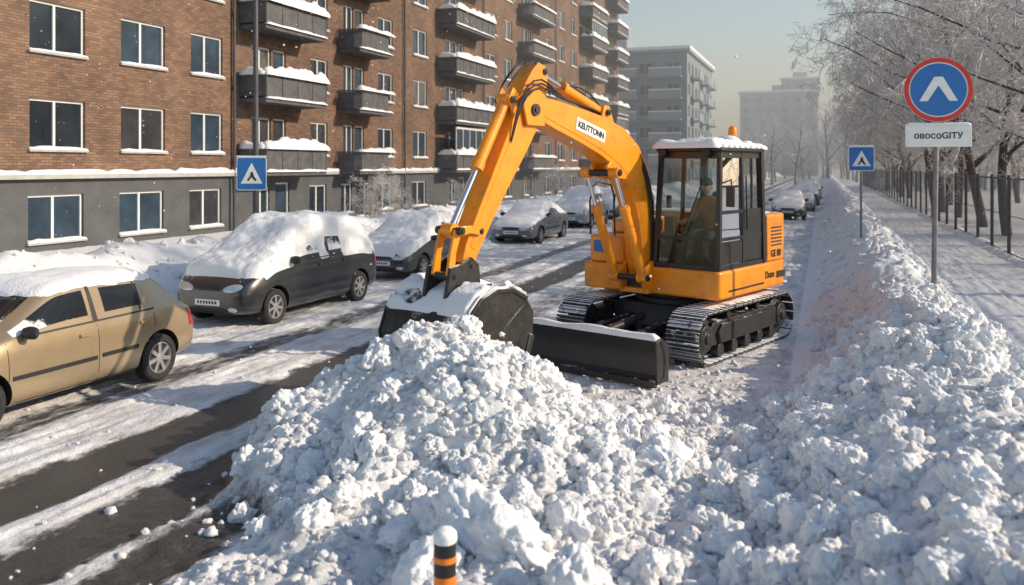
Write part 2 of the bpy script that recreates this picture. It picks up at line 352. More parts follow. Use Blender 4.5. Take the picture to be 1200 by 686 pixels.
def snow_cap(name,parent,bvh,x0,x1,y0,y1,res,thick,mask=None,nzlo=.35,nzhi=.75,seed=0,blur=2,amp=.7,steep=6):
    X=np.arange(x0,x1+res,res);Y=np.arange(y0,y1+res,res);H=np.full((len(Y),len(X)),np.nan);Mk=np.zeros_like(H)
    for j,y in enumerate(Y):
        for i,x in enumerate(X):
            hit=bvh.ray_cast(Vector((x,y,6)),Vector((0,0,-1)))
            if hit[0] is not None:
                H[j,i]=hit[0].z;nz=abs(hit[1].z);m=float(sst(nzlo,nzhi,nz))
                if mask: m*=mask(x,y,hit[0].z)
                Mk[j,i]=m
    B=Mk.copy()
    for _ in range(blur):
        Q=np.pad(B,1);B=(Q[1:-1,1:-1]*2+Q[:-2,1:-1]+Q[2:,1:-1]+Q[1:-1,:-2]+Q[1:-1,2:])/6
    B=np.minimum(B,1);vs=[];id_={}
    XX,YY=np.meshgrid(X,Y)
    nz_=fbm(XX/.45+seed,YY/.45,seed)-.5;nf=fbm(XX/.1,YY/.1+seed,3)-.5
    T=thick*(sst(.35,.95,B)**.6)*(1+amp*nz_*2+.25*nf)+(B-.55+nz_*.6)*.06
    T=np.where(B<.3,-.03,T)
    for j in range(len(Y)):
        for i in range(len(X)):
            if not np.isnan(H[j,i]): id_[(j,i)]=len(vs);vs.append((X[i],Y[j],H[j,i]+T[j,i]))
    fs=[]
    for j in range(len(Y)-1):
        for i in range(len(X)-1):
            q=[(j,i),(j,i+1),(j+1,i+1),(j+1,i)]
            if all(k in id_ for k in q) and max(T[k] for k in q)>-.004:
                hs=[H[k] for k in q]
                if max(hs)-min(hs)<res*steep: fs.append([id_[k] for k in q])
    me=bpy.data.meshes.new(name);me.from_pydata(vs,[],fs);me.shade_smooth();me.materials.append(M_snowf)
    return link(bpy.data.objects.new(name,me),parent)

# ---------------------------------------------------------------- cars
def station_ring(st):
    y,w,zb,belt,wg,wr,roof,kind=st
    if kind=='h':
        pts=[(0,zb),(.8*w,zb),(.97*w,zb+.07),(w,zb+(belt-zb)*.5),(.985*w,belt-(belt-zb)*.22),(.92*w,belt),(.84*w,belt+(roof-belt)*.35),(.7*w,belt+(roof-belt)*.62),(.55*w,belt+(roof-belt)*.82),(0,roof)]
    else:
        pts=[(0,zb),(.8*w,zb),(.97*w,zb+.07),(w,.52),(.985*w,belt-.12),(.94*w,belt-.01),(wg,belt+.035),(wr,roof-.085),(wr*.84,roof-.022),(0,roof)]
    return [(x,y,z) for x,z in pts]
PROF={
'hatch':dict(L=4.0,W=.83,ax=(-1.25,1.25),r=.30,st=[(-2.0,.58,.34,.54,0,0,.57,'h'),(-1.93,.74,.24,.64,0,0,.69,'h'),(-1.6,.81,.2,.79,0,0,.86,'h'),(-1.15,.83,.18,.88,0,0,.96,'h'),(-.9,.83,.18,.92,.77,.70,1.02,'c'),(-.3,.83,.18,.92,.765,.61,1.40,'c'),(-.15,.83,.18,.92,.765,.615,1.43,'c'),(.20,.83,.18,.925,.765,.62,1.455,'c'),(.27,.83,.18,.925,.765,.62,1.455,'c'),(1.12,.83,.18,.935,.755,.61,1.42,'c'),(1.22,.83,.18,.94,.75,.60,1.40,'c'),(1.40,.82,.2,.95,.74,.58,1.36,'c'),(1.80,.80,.24,.92,.71,.62,1.02,'c'),(1.94,.77,.28,.80,0,0,.84,'h'),(2.0,.62,.36,.62,0,0,.64,'h')],
 ws=(4,),rs=(11,)),
'mpv':dict(L=4.25,W=.86,ax=(-1.35,1.35),r=.31,st=[(-2.12,.60,.34,.62,0,0,.66,'h'),(-2.05,.77,.24,.74,0,0,.80,'h'),(-1.75,.84,.2,.90,0,0,.98,'h'),(-1.45,.86,.18,.98,0,0,1.07,'h'),(-1.2,.86,.18,1.0,.80,.74,1.12,'c'),(-.45,.86,.18,1.02,.79,.66,1.60,'c'),(-.25,.86,.18,1.02,.79,.66,1.64,'c'),(.15,.86,.18,1.02,.79,.67,1.67,'c'),(.23,.86,.18,1.02,.79,.67,1.67,'c'),(.95,.86,.18,1.04,.78,.66,1.66,'c'),(1.1,.86,.18,1.04,.78,.66,1.65,'c'),(1.75,.85,.2,1.04,.77,.64,1.58,'c'),(2.0,.83,.24,1.0,.74,.66,1.1,'c'),(2.08,.79,.28,.85,0,0,.9,'h'),(2.12,.62,.36,.7,0,0,.72,'h')],
 ws=(4,),rs=(11,)),
'sedan':dict(L=4.4,W=.86,ax=(-1.33,1.33),r=.31,st=[(-2.2,.60,.34,.52,0,0,.56,'h'),(-2.12,.77,.22,.64,0,0,.69,'h'),(-1.75,.84,.19,.78,0,0,.85,'h'),(-1.15,.86,.18,.88,0,0,.96,'h'),(-.9,.86,.18,.92,.79,.72,1.0,'c'),(-.2,.86,.18,.94,.78,.60,1.38,'c'),(-.05,.86,.18,.94,.78,.61,1.41,'c'),(.28,.86,.18,.95,.78,.61,1.43,'c'),(.36,.86,.18,.95,.78,.61,1.43,'c'),(.9,.86,.18,.96,.77,.60,1.40,'c'),(1.05,.86,.18,.97,.77,.59,1.37,'c'),(1.25,.85,.19,.98,.76,.56,1.31,'c'),(1.7,.84,.2,.97,.74,.66,1.04,'c'),(2.1,.80,.24,.90,0,0,.97,'h'),(2.2,.64,.36,.7,0,0,.74,'h')],
 ws=(4,),rs=(11,)),
}
def make_car(name,kind,loc,rz,paint,snow_t,detail=True,smask=None,glass=None,drape=False):
    p=PROF[kind];root=empty(name,loc,rz);glass=glass or M_cglass
    bpy.context.view_layer.update()
    rings=[station_ring(s) for s in p['st']];k=len(rings[0]);vs=[];fs=[];mi=[]
    n=None
    for r in rings:
        ring=list(r)+[(-x,y,z) for x,y,z in r[-2:0:-1]];n=len(ring);vs+=ring
    for i in range(len(rings)-1):
        for j in range(n):
            a=j;b=(j+1)%n;fs.append((i*n+a,i*n+b,(i+1)*n+b,(i+1)*n+a))
            jj=j if j<k-1 else (n-1-j)
            m=0
            if jj==6 and i in (4,5,6,8) : m=1
            if jj==6 and i==10: m=1 if kind!='hatch' else 0
            if jj==8 and (i in p['ws'] or i in p['rs']): m=1
            if jj==0: m=2
            mi.append(m)
    fs+=[tuple(range(n-1,-1,-1)),tuple(range((len(rings)-1)*n,len(rings)*n))];mi+=[0,0]
    mb=MB();mb.v=vs;mb.f=fs;mb.m=mi
    body=mb.obj('body',[paint,glass,M_trim],root,smooth=180)
    sub=body.modifiers.new('s','SUBSURF');sub.levels=3 if detail else 2;sub.render_levels=sub.levels
    cut=MB()
    for ay in p['ax']:
        for sx in (-1,1):
            cut.cyl((sx*(p['W']-.26),ay,p['r']+.01),(sx*(p['W']+.2),ay,p['r']+.01),p['r']+.055,n=40,m=2)
    co=cut.obj('arch_cutter',[paint,glass,M_trim]);co.matrix_world=root.matrix_world.copy()
    bm=body.modifiers.new('b','BOOLEAN');bm.object=co;bm.operation='DIFFERENCE';bm.solver='EXACT'
    dg=bpy.context.evaluated_depsgraph_get();dg.update();nm=bpy.data.meshes.new_from_object(body.evaluated_get(dg))
    body.modifiers.clear();body.data=nm;nm.shade_smooth();nm.set_sharp_from_angle(angle=R(50))
    bpy.data.objects.remove(co)
    bv=bvh_of([body],root)
    parts=MB();mats=[M_trim,M_lamp,M_tail,M_white,paint,M_chrome,M_black]
    def patch(q,ax,sgn,off,m,nu=6,nv=4,rnd=0):
        V=[]
        for v in range(nv+1):
            for u in range(nu+1):
                fu=u/nu;fv=v/nv
                if rnd:
                    s=fu*2-1;t=fv*2-1
                    s2=s*math.sqrt(max(0,1-t*t*rnd*.5));t2=t*math.sqrt(max(0,1-s*s*rnd*.5));fu=(s2+1)/2;fv=(t2+1)/2
                a=(q[0][0]*(1-fu)+q[1][0]*fu)*(1-fv)+(q[3][0]*(1-fu)+q[2][0]*fu)*fv
                b=(q[0][1]*(1-fu)+q[1][1]*fu)*(1-fv)+(q[3][1]*(1-fu)+q[2][1]*fu)*fv
                if ax=='x': o=Vector((sgn*3,a,b));d=Vector((-sgn,0,0))
                else: o=Vector((a,sgn*4,b));d=Vector((0,-sgn,0))
                h_=bv.ray_cast(o,d)
                if h_[0] is None: return
                V.append((h_[0],d))
        k2=nu+1;N=len(V)
        outer=[h-d*off for h,d in V];inner=[h+d*.02 for h,d in V]
        f=[(v*k2+u,v*k2+u+1,(v+1)*k2+u+1,(v+1)*k2+u) for v in range(nv) for u in range(nu)]
        rim=[u for u in range(k2)]+[v*k2+nu for v in range(1,nv+1)]+[nv*k2+u for u in range(nu-1,-1,-1)]+[v*k2 for v in range(nv-1,0,-1)]
        f2=[(rim[i],rim[(i+1)%len(rim)],N+rim[(i+1)%len(rim)],N+rim[i]) for i in range(len(rim))]
        parts.add(outer+inner,f+f2,m)
    L2=p['L']/2;st=p['st'];belt=st[5][3];nb=st[1][3]
    for sx in (-1,1):
        by=st[7][0]+.04;ry=st[9][0]+.02
        for yy in (-.95,by): patch([(yy,.26),(yy+.009,.26),(yy+.009,belt-.02),(yy,belt-.02)],'x',sx,.0015,6,1,8)
        patch([(ry,.72),(ry+.009,.72),(ry+.009,belt-.02),(ry,belt-.02)],'x',sx,.0015,6,1,8)
        patch([(-.95,.24),(.85,.24),(.85,.25),(-.95,.25)],'x',sx,.0015,6,12,1)
        patch([(-.9,.50),(by-.03,.50),(by-.03,.545),(-.9,.545)],'x',sx,.012,0,8,1)
        patch([(by+.05,.51),(.85,.51),(.85,.555),(by+.05,.555)],'x',sx,.012,0,8,1)
        for yy in (by-.2,ry-.18): patch([(yy-.07,belt-.12),(yy+.07,belt-.12),(yy+.07,belt-.09),(yy-.07,belt-.09)],'x',sx,.03,4,4,1)
        patch([(st[7][0],belt+.03),(st[8][0],belt+.03),(st[8][0]-.01,st[7][6]-.1),(st[7][0]+.01,st[7][6]-.1)],'x',sx,.004,0,2,6)
        patch([(ry-.2,belt+.05),(ry-.175,belt+.05),(ry-.175,st[7][6]-.14),(ry-.2,st[7][6]-.14)],'x',sx,.004,0,2,6)
        patch([(-.72,belt+.005),(ry+.03,belt+.02),(ry+.03,belt+.04),(-.72,belt+.025)],'x',sx,.006,0,14,1)
        z0=nb-.12
        patch([(sx*.30,z0),(sx*.66,z0+.03),(sx*.68,z0+.17),(sx*.34,z0+.12)],'y',-1,.008,1,8,4,1)
        patch([(sx*.42,.30),(sx*.60,.30),(sx*.60,.38),(sx*.42,.38)],'y',-1,.006,1,6,4,1)
        tb=belt-.22
        patch([(sx*(p['W']*.72),tb-.08),(sx*(p['W']*.9),tb-.06),(sx*(p['W']*.86),tb+.20),(sx*(p['W']*.72),tb+.18)],'y',1,.008,2,6,5)
        patch([(L2-.20,tb-.06),(L2-.09,tb-.08),(L2-.12,tb+.17),(L2-.22,tb+.16)],'x',sx,.008,2,5,5)
        parts.lathe([(-.12,.02),(-.10,.055),(-.03,.075),(.05,.07),(.09,.03)],Matrix.Translation((sx*(p['W']+.04),st[5][0]-.42,belt+.06))@Matrix.Diagonal((1,.8,.95,1)),n=14,m=0)
    patch([(-.28,nb-.09),(.28,nb-.09),(.25,nb-.01),(-.25,nb-.01)],'y',-1,.006,0,8,3,.4)
    patch([(-.4,.27),(.4,.27),(.37,.36),(-.37,.36)],'y',-1,.006,0,8,3,.4)
    patch([(-.26,.40),(.26,.40),(.26,.50),(-.26,.50)],'y',-1,.014,3,2,1)
    for i in range(7): patch([(-.21+i*.062,.425),(-.175+i*.062,.425),(-.175+i*.062,.477),(-.21+i*.062,.477)],'y',-1,.017,6,1,1)
    patch([(-.26,.52),(.26,.52),(.26,.62),(-.26,.62)],'y',1,.012,3,2,1)
    patch([(-.7,.38),(.7,.38),(.7,.43),(-.7,.43)],'y',1,.008,0,10,1)
    parts.obj('trim_and_lights',mats,root,smooth=40)
    w=MB();r=p['r']
    for ay in p['ax']:
        for sx in (-1,1):
            M_=Matrix.Translation((sx*(p['W']-.115),ay,r-.0))@Matrix.Diagonal((sx,1,1,1))
            w.lathe([(-.095,r*.62),(-.098,r*.88),(-.075,r*.985),(-.04,r),(.04,r),(.075,r*.985),(.098,r*.9),(.1,r*.72),(.085,r*.655),(.05,r*.645)],M_,n=40,m=0)
            w.lathe([(.03,r*.66),(.085,r*.66),(.088,r*.62),(.06,r*.58),(.055,.03)],M_,n=40,mats=[1,1,1,2,2])
            w.lathe([(.05,.065),(.085,.06),(.092,.03),(.094,.005)],M_,n=20,m=1)
            for q in range(7):
                a=q*2*math.pi/7;Mr=M_@Matrix.Rotation(a,4,'X')
                w.box(.058,.082,-.024,.024,.05,r*.62,1,Mr)
    w.obj('wheels',[M_tyre,M_rim,M_black],root,smooth=35)
    if snow_t>0:
        lo,hi=(.08,.45) if drape else (.3,.75)
        snow_cap('snow_cover',root,bv,-p['W']-.02,p['W']+.02,-L2-.02,L2+.02,.03 if detail else .06,snow_t,smask,lo,hi,seed=int(abs(loc[1]))%50,blur=2 if detail else 1,amp=.5,steep=9 if drape else 6)
    return root
paint=lambda n,c,s=.1,**k:mk(n,c,.3,var=.06,ns=1,snow=s,ss=2,coat=.8,dirt=.25,**k)
P_beige=mk('paint_beige',(.42,.32,.20),.28,metal=.45,var=.05,ns=1,snow=.02,ss=4,coat=.8,dirt=.22)
P_black=paint('paint_black',(.02,.022,.025),.3)
P_dark=paint('paint_dark',(.035,.04,.05),.3)
P_grey=paint('paint_grey',(.10,.11,.12),.3)
P_silver=paint('paint_silver',(.24,.26,.28),.35)
G_snow=mk('snowy_glass',(.02,.022,.026),.15,var=.3,snow=.42,ss=2.5,low=(1.0,1.6))
make_car('parked_hatchback','hatch',(-8.85,7.55,.03),0,P_beige,.022,True,lambda x,y,z:1.0 if z>1.3 else (.6 if y<-1.0 else .0))
make_car('parked_minivan','mpv',(-9.75,13.95,.04),R(-2),P_black,.15,True,lambda x,y,z:1 if (abs(x)<.7 or y>.75 or mnoise.noise(Vector((x,y*1.8,z*2)))>.0) and not(abs(x)>.83 or z<.86) else 0,G_snow,True)
make_car('parked_hatchback','hatch',(-9.95,20.0,.04),R(1),P_dark,.13,True,None,G_snow)
make_car('parked_sedan','sedan',(-10.2,30.1,.04),R(-1),P_grey,.05,False,None)
make_car('parked_minivan','mpv',(-10.5,38.2,.04),0,P_silver,.15,False,None,G_snow)
make_car('parked_hatchback','hatch',(-10.6,44.2,.04),0,P_dark,.12,False,None,G_snow)
make_car('parked_minivan','mpv',(-10.6,50.5,.04),0,P_grey,.12,False,None,G_snow)
make_car('parked_sedan','sedan',(-1.7,47.5,.04),R(0),P_dark,.07,False,None)
make_car('parked_hatchback','hatch',(-1.3,56,.04),0,P_silver,.12,False,None,G_snow)
make_car('parked_minivan','mpv',(-1.1,65,.04),0,P_dark,.12,False,None,G_snow)
make_car('parked_sedan','sedan',(-1.0,76,.04),0,P_grey,.12,False,None,G_snow)

# ---------------------------------------------------------------- excavator
EX=empty('excavator',(-2.13,13.53,.05),R(-19.95));bpy.context.view_layer.update()
def ribbon(c):
    up=[];dn=[]
    for i,(d,z,t) in enumerate(c):
        a=c[max(i-1,0)];b=c[min(i+1,len(c)-1)];dx=b[0]-a[0];dz=b[1]-a[1];l=math.hypot(dx,dz);nx_,nz_=-dz/l,dx/l
        up.append((d+nx_*t/2,z+nz_*t/2));dn.append((d-nx_*t/2,z-nz_*t/2))
    return up+dn[::-1]
def dz(x0,x1): return lambda d,z,s:(x0 if s==0 else x1,-d,z)
def track_path(s,Lc,r):
    per=2*Lc+2*math.pi*r;s%=per
    if s<Lc: return (-Lc/2+s, r, 0)
    s-=Lc
    if s<math.pi*r: a=s/r;return (Lc/2+r*math.sin(a),r*math.cos(a),-a)
    s-=math.pi*r
    if s<Lc: return (Lc/2-s,-r,-math.pi)
    s-=Lc;a=s/r;return (-Lc/2-r*math.sin(a),-r*math.cos(a),-math.pi-a)
Lc=2.56;tr=.345;zc=.375;per=2*Lc+2*math.pi*tr;N=46
for sx,nm in ((1,'track_left'),(-1,'track_right')):
    t=MB();xc=sx*.94
    for i in range(N):
        y,z,a=track_path(i*per/N,Lc,tr)
        Mx=Matrix.Translation((xc,y,zc+z))@Matrix.Rotation(a,4,'X')
        t.box(-.25,.25,-.068,.068,-.02,.012,0,Mx)
        for gy in (-.055,0,.055): t.box(-.25,.25,gy-.011,gy+.011,.010,.040 if gy==0 else .03,0,Mx)
        t.box(-.09,.09,-.05,.05,-.06,-.018,0,Mx)
    t.obj(nm,M_track,EX,bevel=.004,seg=1)
    fr=MB()
    fr.extr([(-1.15,.24),(1.15,.24),(1.2,.42),(1.05,.56),(-1.05,.56),(-1.2,.42)],lambda a,b,s:(xc+(-.17 if s==0 else .17),a,b),0)
    fr.extr([(-.9,.26),(.9,.26),(.97,.42),(.85,.52),(-.85,.52),(-.97,.42)],lambda a,b,s:(xc+(-.22 if s==0 else .22),a,b),0)
    for yy in (-Lc/2,Lc/2):
        fr.lathe([(-.1,.29),(-.06,.3),(.06,.3),(.1,.29),(.12,.2),(.19,.18),(.2,.08),(.23,.07)],Matrix.Translation((xc,yy,zc))@Matrix.Diagonal((sx,1,1,1)),n=28)
        for q in range(8):
            a=q*math.pi/4;fr.cyl((xc+sx*.18,yy+.13*math.cos(a),zc+.13*math.sin(a)),(xc+sx*.205,yy+.13*math.cos(a),zc+.13*math.sin(a)),.016,n=8)
    for q in range(5):
        yy=-.88+q*.44;fr.cyl((xc-.2,yy,.16),(xc+.2,yy,.16),.10,n=18)
    for yy in (-.5,.5): fr.cyl((xc-.14,yy,.61),(xc+.14,yy,.61),.06,n=14)
    fr.obj(nm+'_frame',M_blk,EX,smooth=35,bevel=.012)
cb=MB()
cb.extr([(-.85,.35),(.85,.35),(.7,.68),(-.7,.68)],lambda a,b,s:(-.72 if s==0 else .72,a,b))
cb.cyl((0,0,.64),(0,0,.90),.62,.62,n=40);cb.cyl((0,0,.66),(0,0,.76),.70,.70,n=40)
cb.obj('car_body',M_blk,EX,smooth=35,bevel=.02)
bl=MB();prof=[(2.78,.06),(2.70,.14),(2.66,.30),(2.69,.46),(2.76,.58),(2.72,.59),(2.62,.47),(2.58,.30),(2.62,.12),(2.74,.04)]
bl.extr(prof,dz(-1.24,1.24))
for x in (-1.24,1.215): bl.extr([(2.80,.05),(2.82,.58),(2.70,.62),(2.50,.5),(2.52,.06)],dz(x,x+.025))
bl.box(-1.22,1.22,-2.85,-2.77,.02,.10)
for x in (-.38,.38):
    bl.extr([(2.62,.42),(2.62,.18),(.8,.36),(.8,.52)],dz(x-.06,x+.06))
bl.cyl((0,-2.6,.42),(0,-1.1,.55),.06,n=14)
bl.obj('dozer_blade',M_blk,EX,smooth=30,bevel=.008)
sn=MB();snow_ridge(sn,(-1.2,-2.72,.585),(1.2,-2.72,.585),.13,.07,seed=3,step=.06)
sn.obj('blade_snow',M_snowf,EX,smooth=180)
ss=MB()
def rrect(x0,x1,y0,y1,r,n=5,corners=(1,1,1,1)):
    out=[]
    for (cx,cy,a0,k) in ((x1-r,y1-r,0,corners[0]),(x0+r,y1-r,90,corners[1]),(x0+r,y0+r,180,corners[2]),(x1-r,y0+r,270,corners[3])):
        rr=r*k
        cx2=cx+(r-rr)*(1 if a0 in(0,270) else -1);cy2=cy+(r-rr)*(1 if a0 in(0,90) else -1)
        if k==0: out.append((cx2,cy2));continue
        for i in range(n+1):
            a=R(a0+90*i/n);out.append((cx2+rr*math.cos(a),cy2+rr*math.sin(a)))
    return out
zz=lambda z0,z1:(lambda a,b,s:(a,b,z0 if s==0 else z1))
ss.extr(rrect(-1.17,1.17,-.98,1.55,.35,6,(1,1,.25,.25)),zz(.86,1.26))
ss.extr(rrect(-1.15,1.15,.66,1.62,.38,7,(1,1,0,0)),zz(1.262,2.0))
ss.extr(rrect(-1.12,-.42,-.93,.655,.14,4),zz(1.262,1.68))
ss.extr(rrect(-1.08,-.46,-.35,.66,.1,4),zz(1.682,1.90))
ss.obj('house',M_yel,EX,smooth=40,bevel=.035,seg=3)
hd=MB()
for q in range(6): hd.box(1.145,1.158,.82,1.22,1.50+q*.055,1.525+q*.055)
hd.box(1.165,1.178,-.7,.5,.95,.98)
hd.box(1.148,1.156,.655,.667,1.28,1.98)
hd.box(-.4,.0,-1.02,-.6,.90,1.22)
hd.tube([(-1.05,-.93,1.68),(-1.05,-.95,2.2),(-1.04,-.9,2.42),(-1.02,-.75,2.5),(-1.02,-.4,2.45),(-1.02,-.32,2.3),(-1.02,-.3,1.9)],.016,8)
hd.tube([(-.6,-.93,1.68),(-.6,-.95,2.1),(-.62,-.9,2.3),(-.62,-.75,2.36),(-.62,-.5,2.3),(-.62,-.3,1.9)],.014,8)
hd.cyl((-.75,1.0,1.95),(-.75,1.0,2.25),.045,n=14)
hd.box(-.3,.7,.85,1.4,2.002,2.015)
hd.obj('house_details',M_blk,EX,smooth=40,bevel=.004)
ht=MB();ht.box(1.174,1.18,.98,1.3,1.0,1.10);ht.obj('rear_label',M_black,EX)
# cab
x0,x1,y0,y1,z0,z1=.06,1.14,-.92,.62,1.262,2.96
cf=MB();pw=.065
def pillar(xa,ya,xb,yb,w=pw,m=0):
    cf.add([(xa-w/2,ya-w/2,z0),(xa+w/2,ya-w/2,z0),(xa+w/2,ya+w/2,z0),(xa-w/2,ya+w/2,z0),(xb-w/2,yb-w/2,z1),(xb+w/2,yb-w/2,z1),(xb+w/2,yb+w/2,z1),(xb-w/2,yb+w/2,z1)],[(0,1,2,3),(4,5,6,7),(0,1,5,4),(1,2,6,5),(2,3,7,6),(3,0,4,7)],m)
tp=.05
XL0,XL1=x0+.03,x0+.03+tp;XR0,XR1=x1-.03,x1-.03-tp*.6
for xa,xb in ((XL0,XL1),(XR0,XR1)):
    pillar(xa,y0+.03,xb,y0+.03+.10);pillar(xa,y1-.03,xb,y1-.06,.09);pillar(xa,-.12,xb,-.10,.05)
cf.box(x0,x1,y0,y1,z0,z0+.07);cf.box(x0+.06,x1-.04,y0+.06,y1,z1-.09,z1)
for (z,t) in ((z0+.42,.045),(z0+.80,.05)):
    f=(z-z0)/(z1-z0)
    cf.box(XR0-.02-tp*.6*f,XR0+.028-tp*.6*f,y0+.05+.1*f,y1-.03,z,z+t)
    if z<z0+.5: cf.box(x0+.06,x1-.06,y0+.02,y0+.06,z,z+.03)
cf.box(XR0-.012,XR0+.014,-.085,y1-.085,z0+.08,z0+.80)
cf.box(XR0-.012,XR0+.014,y0+.09,-.15,z0+.08,z0+.40)
cf.box(XR0-.01-tp*.4,XR0+.014-tp*.4,.22,.26,z0+.85,z1-.09)
cf.box(x0+.02,x0+.06,-.1,y1-.04,z0+.06,z0+.75)
cf.box(x0+.08,x1-.08,y1-.06,y1-.02,z0+.07,z0+.7)
cf.cyl((XR0+.05,-.06,z0+.55),(XR0+.03,-.06,z0+1.35),.013,n=8)
cf.tube([(XR0+.03,y0+.1,z0+1.25),(XR0+.22,y0-.02,z0+1.3),(XR0+.22,y0-.02,z0+1.15)],.012,8)
cf.box(XR0+.15,XR0+.27,y0-.05,y0-.015,z0+.92,z0+1.2)
cf.cyl((.55,y0+.0,z0+.48),(.85,y0+.03,z0+1.25),.009,n=6)
for xx in (.25,.95): cf.cyl((xx,y0+.05,z1-.03),(xx,y0-.05,z1-.01),.06,n=14)
cf.obj('cab_frame',M_blk2,EX,smooth=35,bevel=.014)
rf=MB();rf.extr(rrect(x0+.01,x1+.02,y0+.0,y1+.02,.12,5),zz(z1-.0,z1+.06));rf.obj('cab_roof',M_blk2,EX,smooth=40,bevel=.02)
gl=MB()
def quad(a,b,c,d): gl.add([a,b,c,d],[(0,1,2,3)])
quad((XL0,y0+.035,z0+.06),(XR0,y0+.035,z0+.06),(XR1,y0+.13,z1-.07),(XL1,y0+.13,z1-.07))
quad((XR0,y0+.05,z0+.06),(XR0,-.12,z0+.06),(XR1,-.10,z1-.07),(XR1,y0+.14,z1-.07))
quad((XR0-.013,-.12,z0+.84),(XR0-.013,y1-.04,z0+.84),(XR1,y1-.06,z1-.07),(XR1,-.10,z1-.07))
quad((XL0,y0+.05,z0+.06),(XL0,y1-.04,z0+.06),(XL1,y1-.06,z1-.07),(XL1,y0+.14,z1-.07))
quad((XL0,y1-.03,z0+.7),(XR0,y1-.03,z0+.7),(XR1,y1-.06,z1-.07),(XL1,y1-.06,z1-.07))
gl.obj('cab_windows',M_cabglass,EX)
cs=MB();cs.extr(rrect(.32,.88,-.22,.3,.1),zz(1.52,1.66));cs.extr([(-.28,1.62),(-.42,1.64),(-.52,2.25),(-.46,2.35),(-.38,2.3)],dz(.36,.84))
cs.extr([(-.46,2.3),(-.52,2.3),(-.55,2.52),(-.49,2.52)],dz(.47,.73))
cs.box(.45,.75,-.1,.25,1.34,1.52);cs.box(.14,.30,-.45,.3,1.34,1.72);cs.box(.90,1.02,-.45,.25,1.34,1.72)
cs.cyl((.22,-.4,1.72),(.24,-.42,1.92),.016,n=10);cs.cyl((.97,-.4,1.72),(.95,-.42,1.92),.016,n=10)
cs.box(.12,.4,-.8,-.62,1.34,1.75);cs.box(.14,.3,-.72,-.68,1.75,2.0)
cs.obj('seat_and_controls',mk('seat_fabric',(.03,.03,.032),.8,var=.3),EX,smooth=40,bevel=.02)
bc=MB();bc.cyl((.92,-.05,3.0),(.92,-.05,3.20),.035,n=14,m=1)
bc.lathe([(0,.06),(.02,.065),(.11,.06),(.14,.045),(.155,.015)],Matrix.Translation((.92,-.05,3.20))@Matrix.Rotation(R(-90),4,'Y'),n=20,m=0)
bc.obj('warning_beacon',[M_orange,M_black],EX,smooth=40)
# boom
B=-.15
boomc=[(.86,1.02,.26),(.90,1.35,.34),(.95,1.8,.42),(1.03,2.2,.50),(1.17,2.55,.56),(1.40,2.82,.60),(1.72,3.02,.60),(2.15,3.17,.54),(2.65,3.29,.46),(3.2,3.41,.38),(3.55,3.48,.30),(3.72,3.50,.24)]
bo=MB();bo.extr(ribbon(boomc),dz(B-.15,B+.15))
bo.extr(ribbon([(c[0],c[1],c[2]-.14) for c in boomc[1:-1]]),dz(B-.156,B+.156))
for s in (-1,1):
    bo.extr([(1.75,3.25),(2.15,3.38),(2.05,3.6),(1.92,3.6)],dz(B+s*.09-.025,B+s*.09+.025))
    bo.extr([(1.5,2.55),(1.9,2.85),(2.05,2.75),(1.95,2.6)],dz(B+s*.13-.025,B+s*.13+.025))
bo.box(B-.25,B+.25,-1.12,-.78,.87,.95)
for s in (-1,1): bo.extr([(.7,.9),(1.15,.9),(1.25,1.2),(.95,1.35),(.72,1.25)],dz(B+s*.2-.03,B+s*.2+.03))
bo.obj('boom',M_yel,EX,smooth=30,bevel=.014)
stc=[(3.45,4.02,.20),(3.52,3.88,.34),(3.62,3.66,.46),(3.74,3.40,.48),(3.95,3.06,.42),(4.25,2.62,.34),(4.55,2.17,.28),(4.78,1.8,.24),(4.86,1.62,.2)]
sk=MB();sk.extr(ribbon(stc),dz(B-.125,B+.125))
sk.extr(ribbon([(c[0],c[1],c[2]-.12) for c in stc[3:-1]]),dz(B-.131,B+.131))
for s in (-1,1):
    sk.extr([(3.5,3.25),(3.85,3.25),(3.95,3.58),(3.7,3.75),(3.5,3.65)],dz(B+s*.17-.018,B+s*.17+.018))
    sk.extr([(3.78,3.5),(4.02,3.72),(4.12,3.58),(3.98,3.3)],dz(B+s*.09-.022,B+s*.09+.022))
sk.obj('stick',M_yel,EX,smooth=30,bevel=.012)
cy=MB()
def hyd(p0,p1,x,r,f=.6,body=0):
    a=Vector((x,-p0[0],p0[1]));b=Vector((x,-p1[0],p1[1]));m_=a.lerp(b,f)
    cy.cyl(a,m_,r,n=20,m=body);cy.cyl(a.lerp(b,f-.02),a.lerp(b,f+.03),r*1.18,n=20,m=body);cy.cyl(m_,b,r*.5,n=16,m=1)
    for e in (a,b): cy.cyl(e-Vector((r*1.1,0,0)),e+Vector((r*1.1,0,0)),r*1.15,n=18,m=body)
hyd((1.98,3.50),(3.42,3.95),B,.078,.62)
hyd((4.05,3.56),(5.02,2.02),B,.072,.52)
for s in (-.24,.24): hyd((1.25,1.12),(1.98,2.66),B+s,.066,.66)
cy.obj('hydraulic_cylinders',[M_yel,M_chrome],EX,smooth=35)
pn=MB()
for d,z,r,w in ((.9,1.1,.07,.26),(3.7,3.45,.075,.215),(1.98,3.50,.045,.15),(3.42,3.95,.045,.14),(4.05,3.56,.045,.14),(1.98,2.66,.05,.33),(4.86,1.62,.05,.2),(5.02,2.02,.045,.2),(1.25,1.12,.045,.34),(4.68,2.0,.04,.18),(5.14,1.52,.045,.2)):
    pn.cyl((B-w,-d,z),(B+w,-d,z),r,n=18);pn.cyl((B-w-.015,-d,z),(B+w+.015,-d,z),r*.5,n=10)
pn.obj('pins',M_blk,EX,smooth=35)
lk=MB()
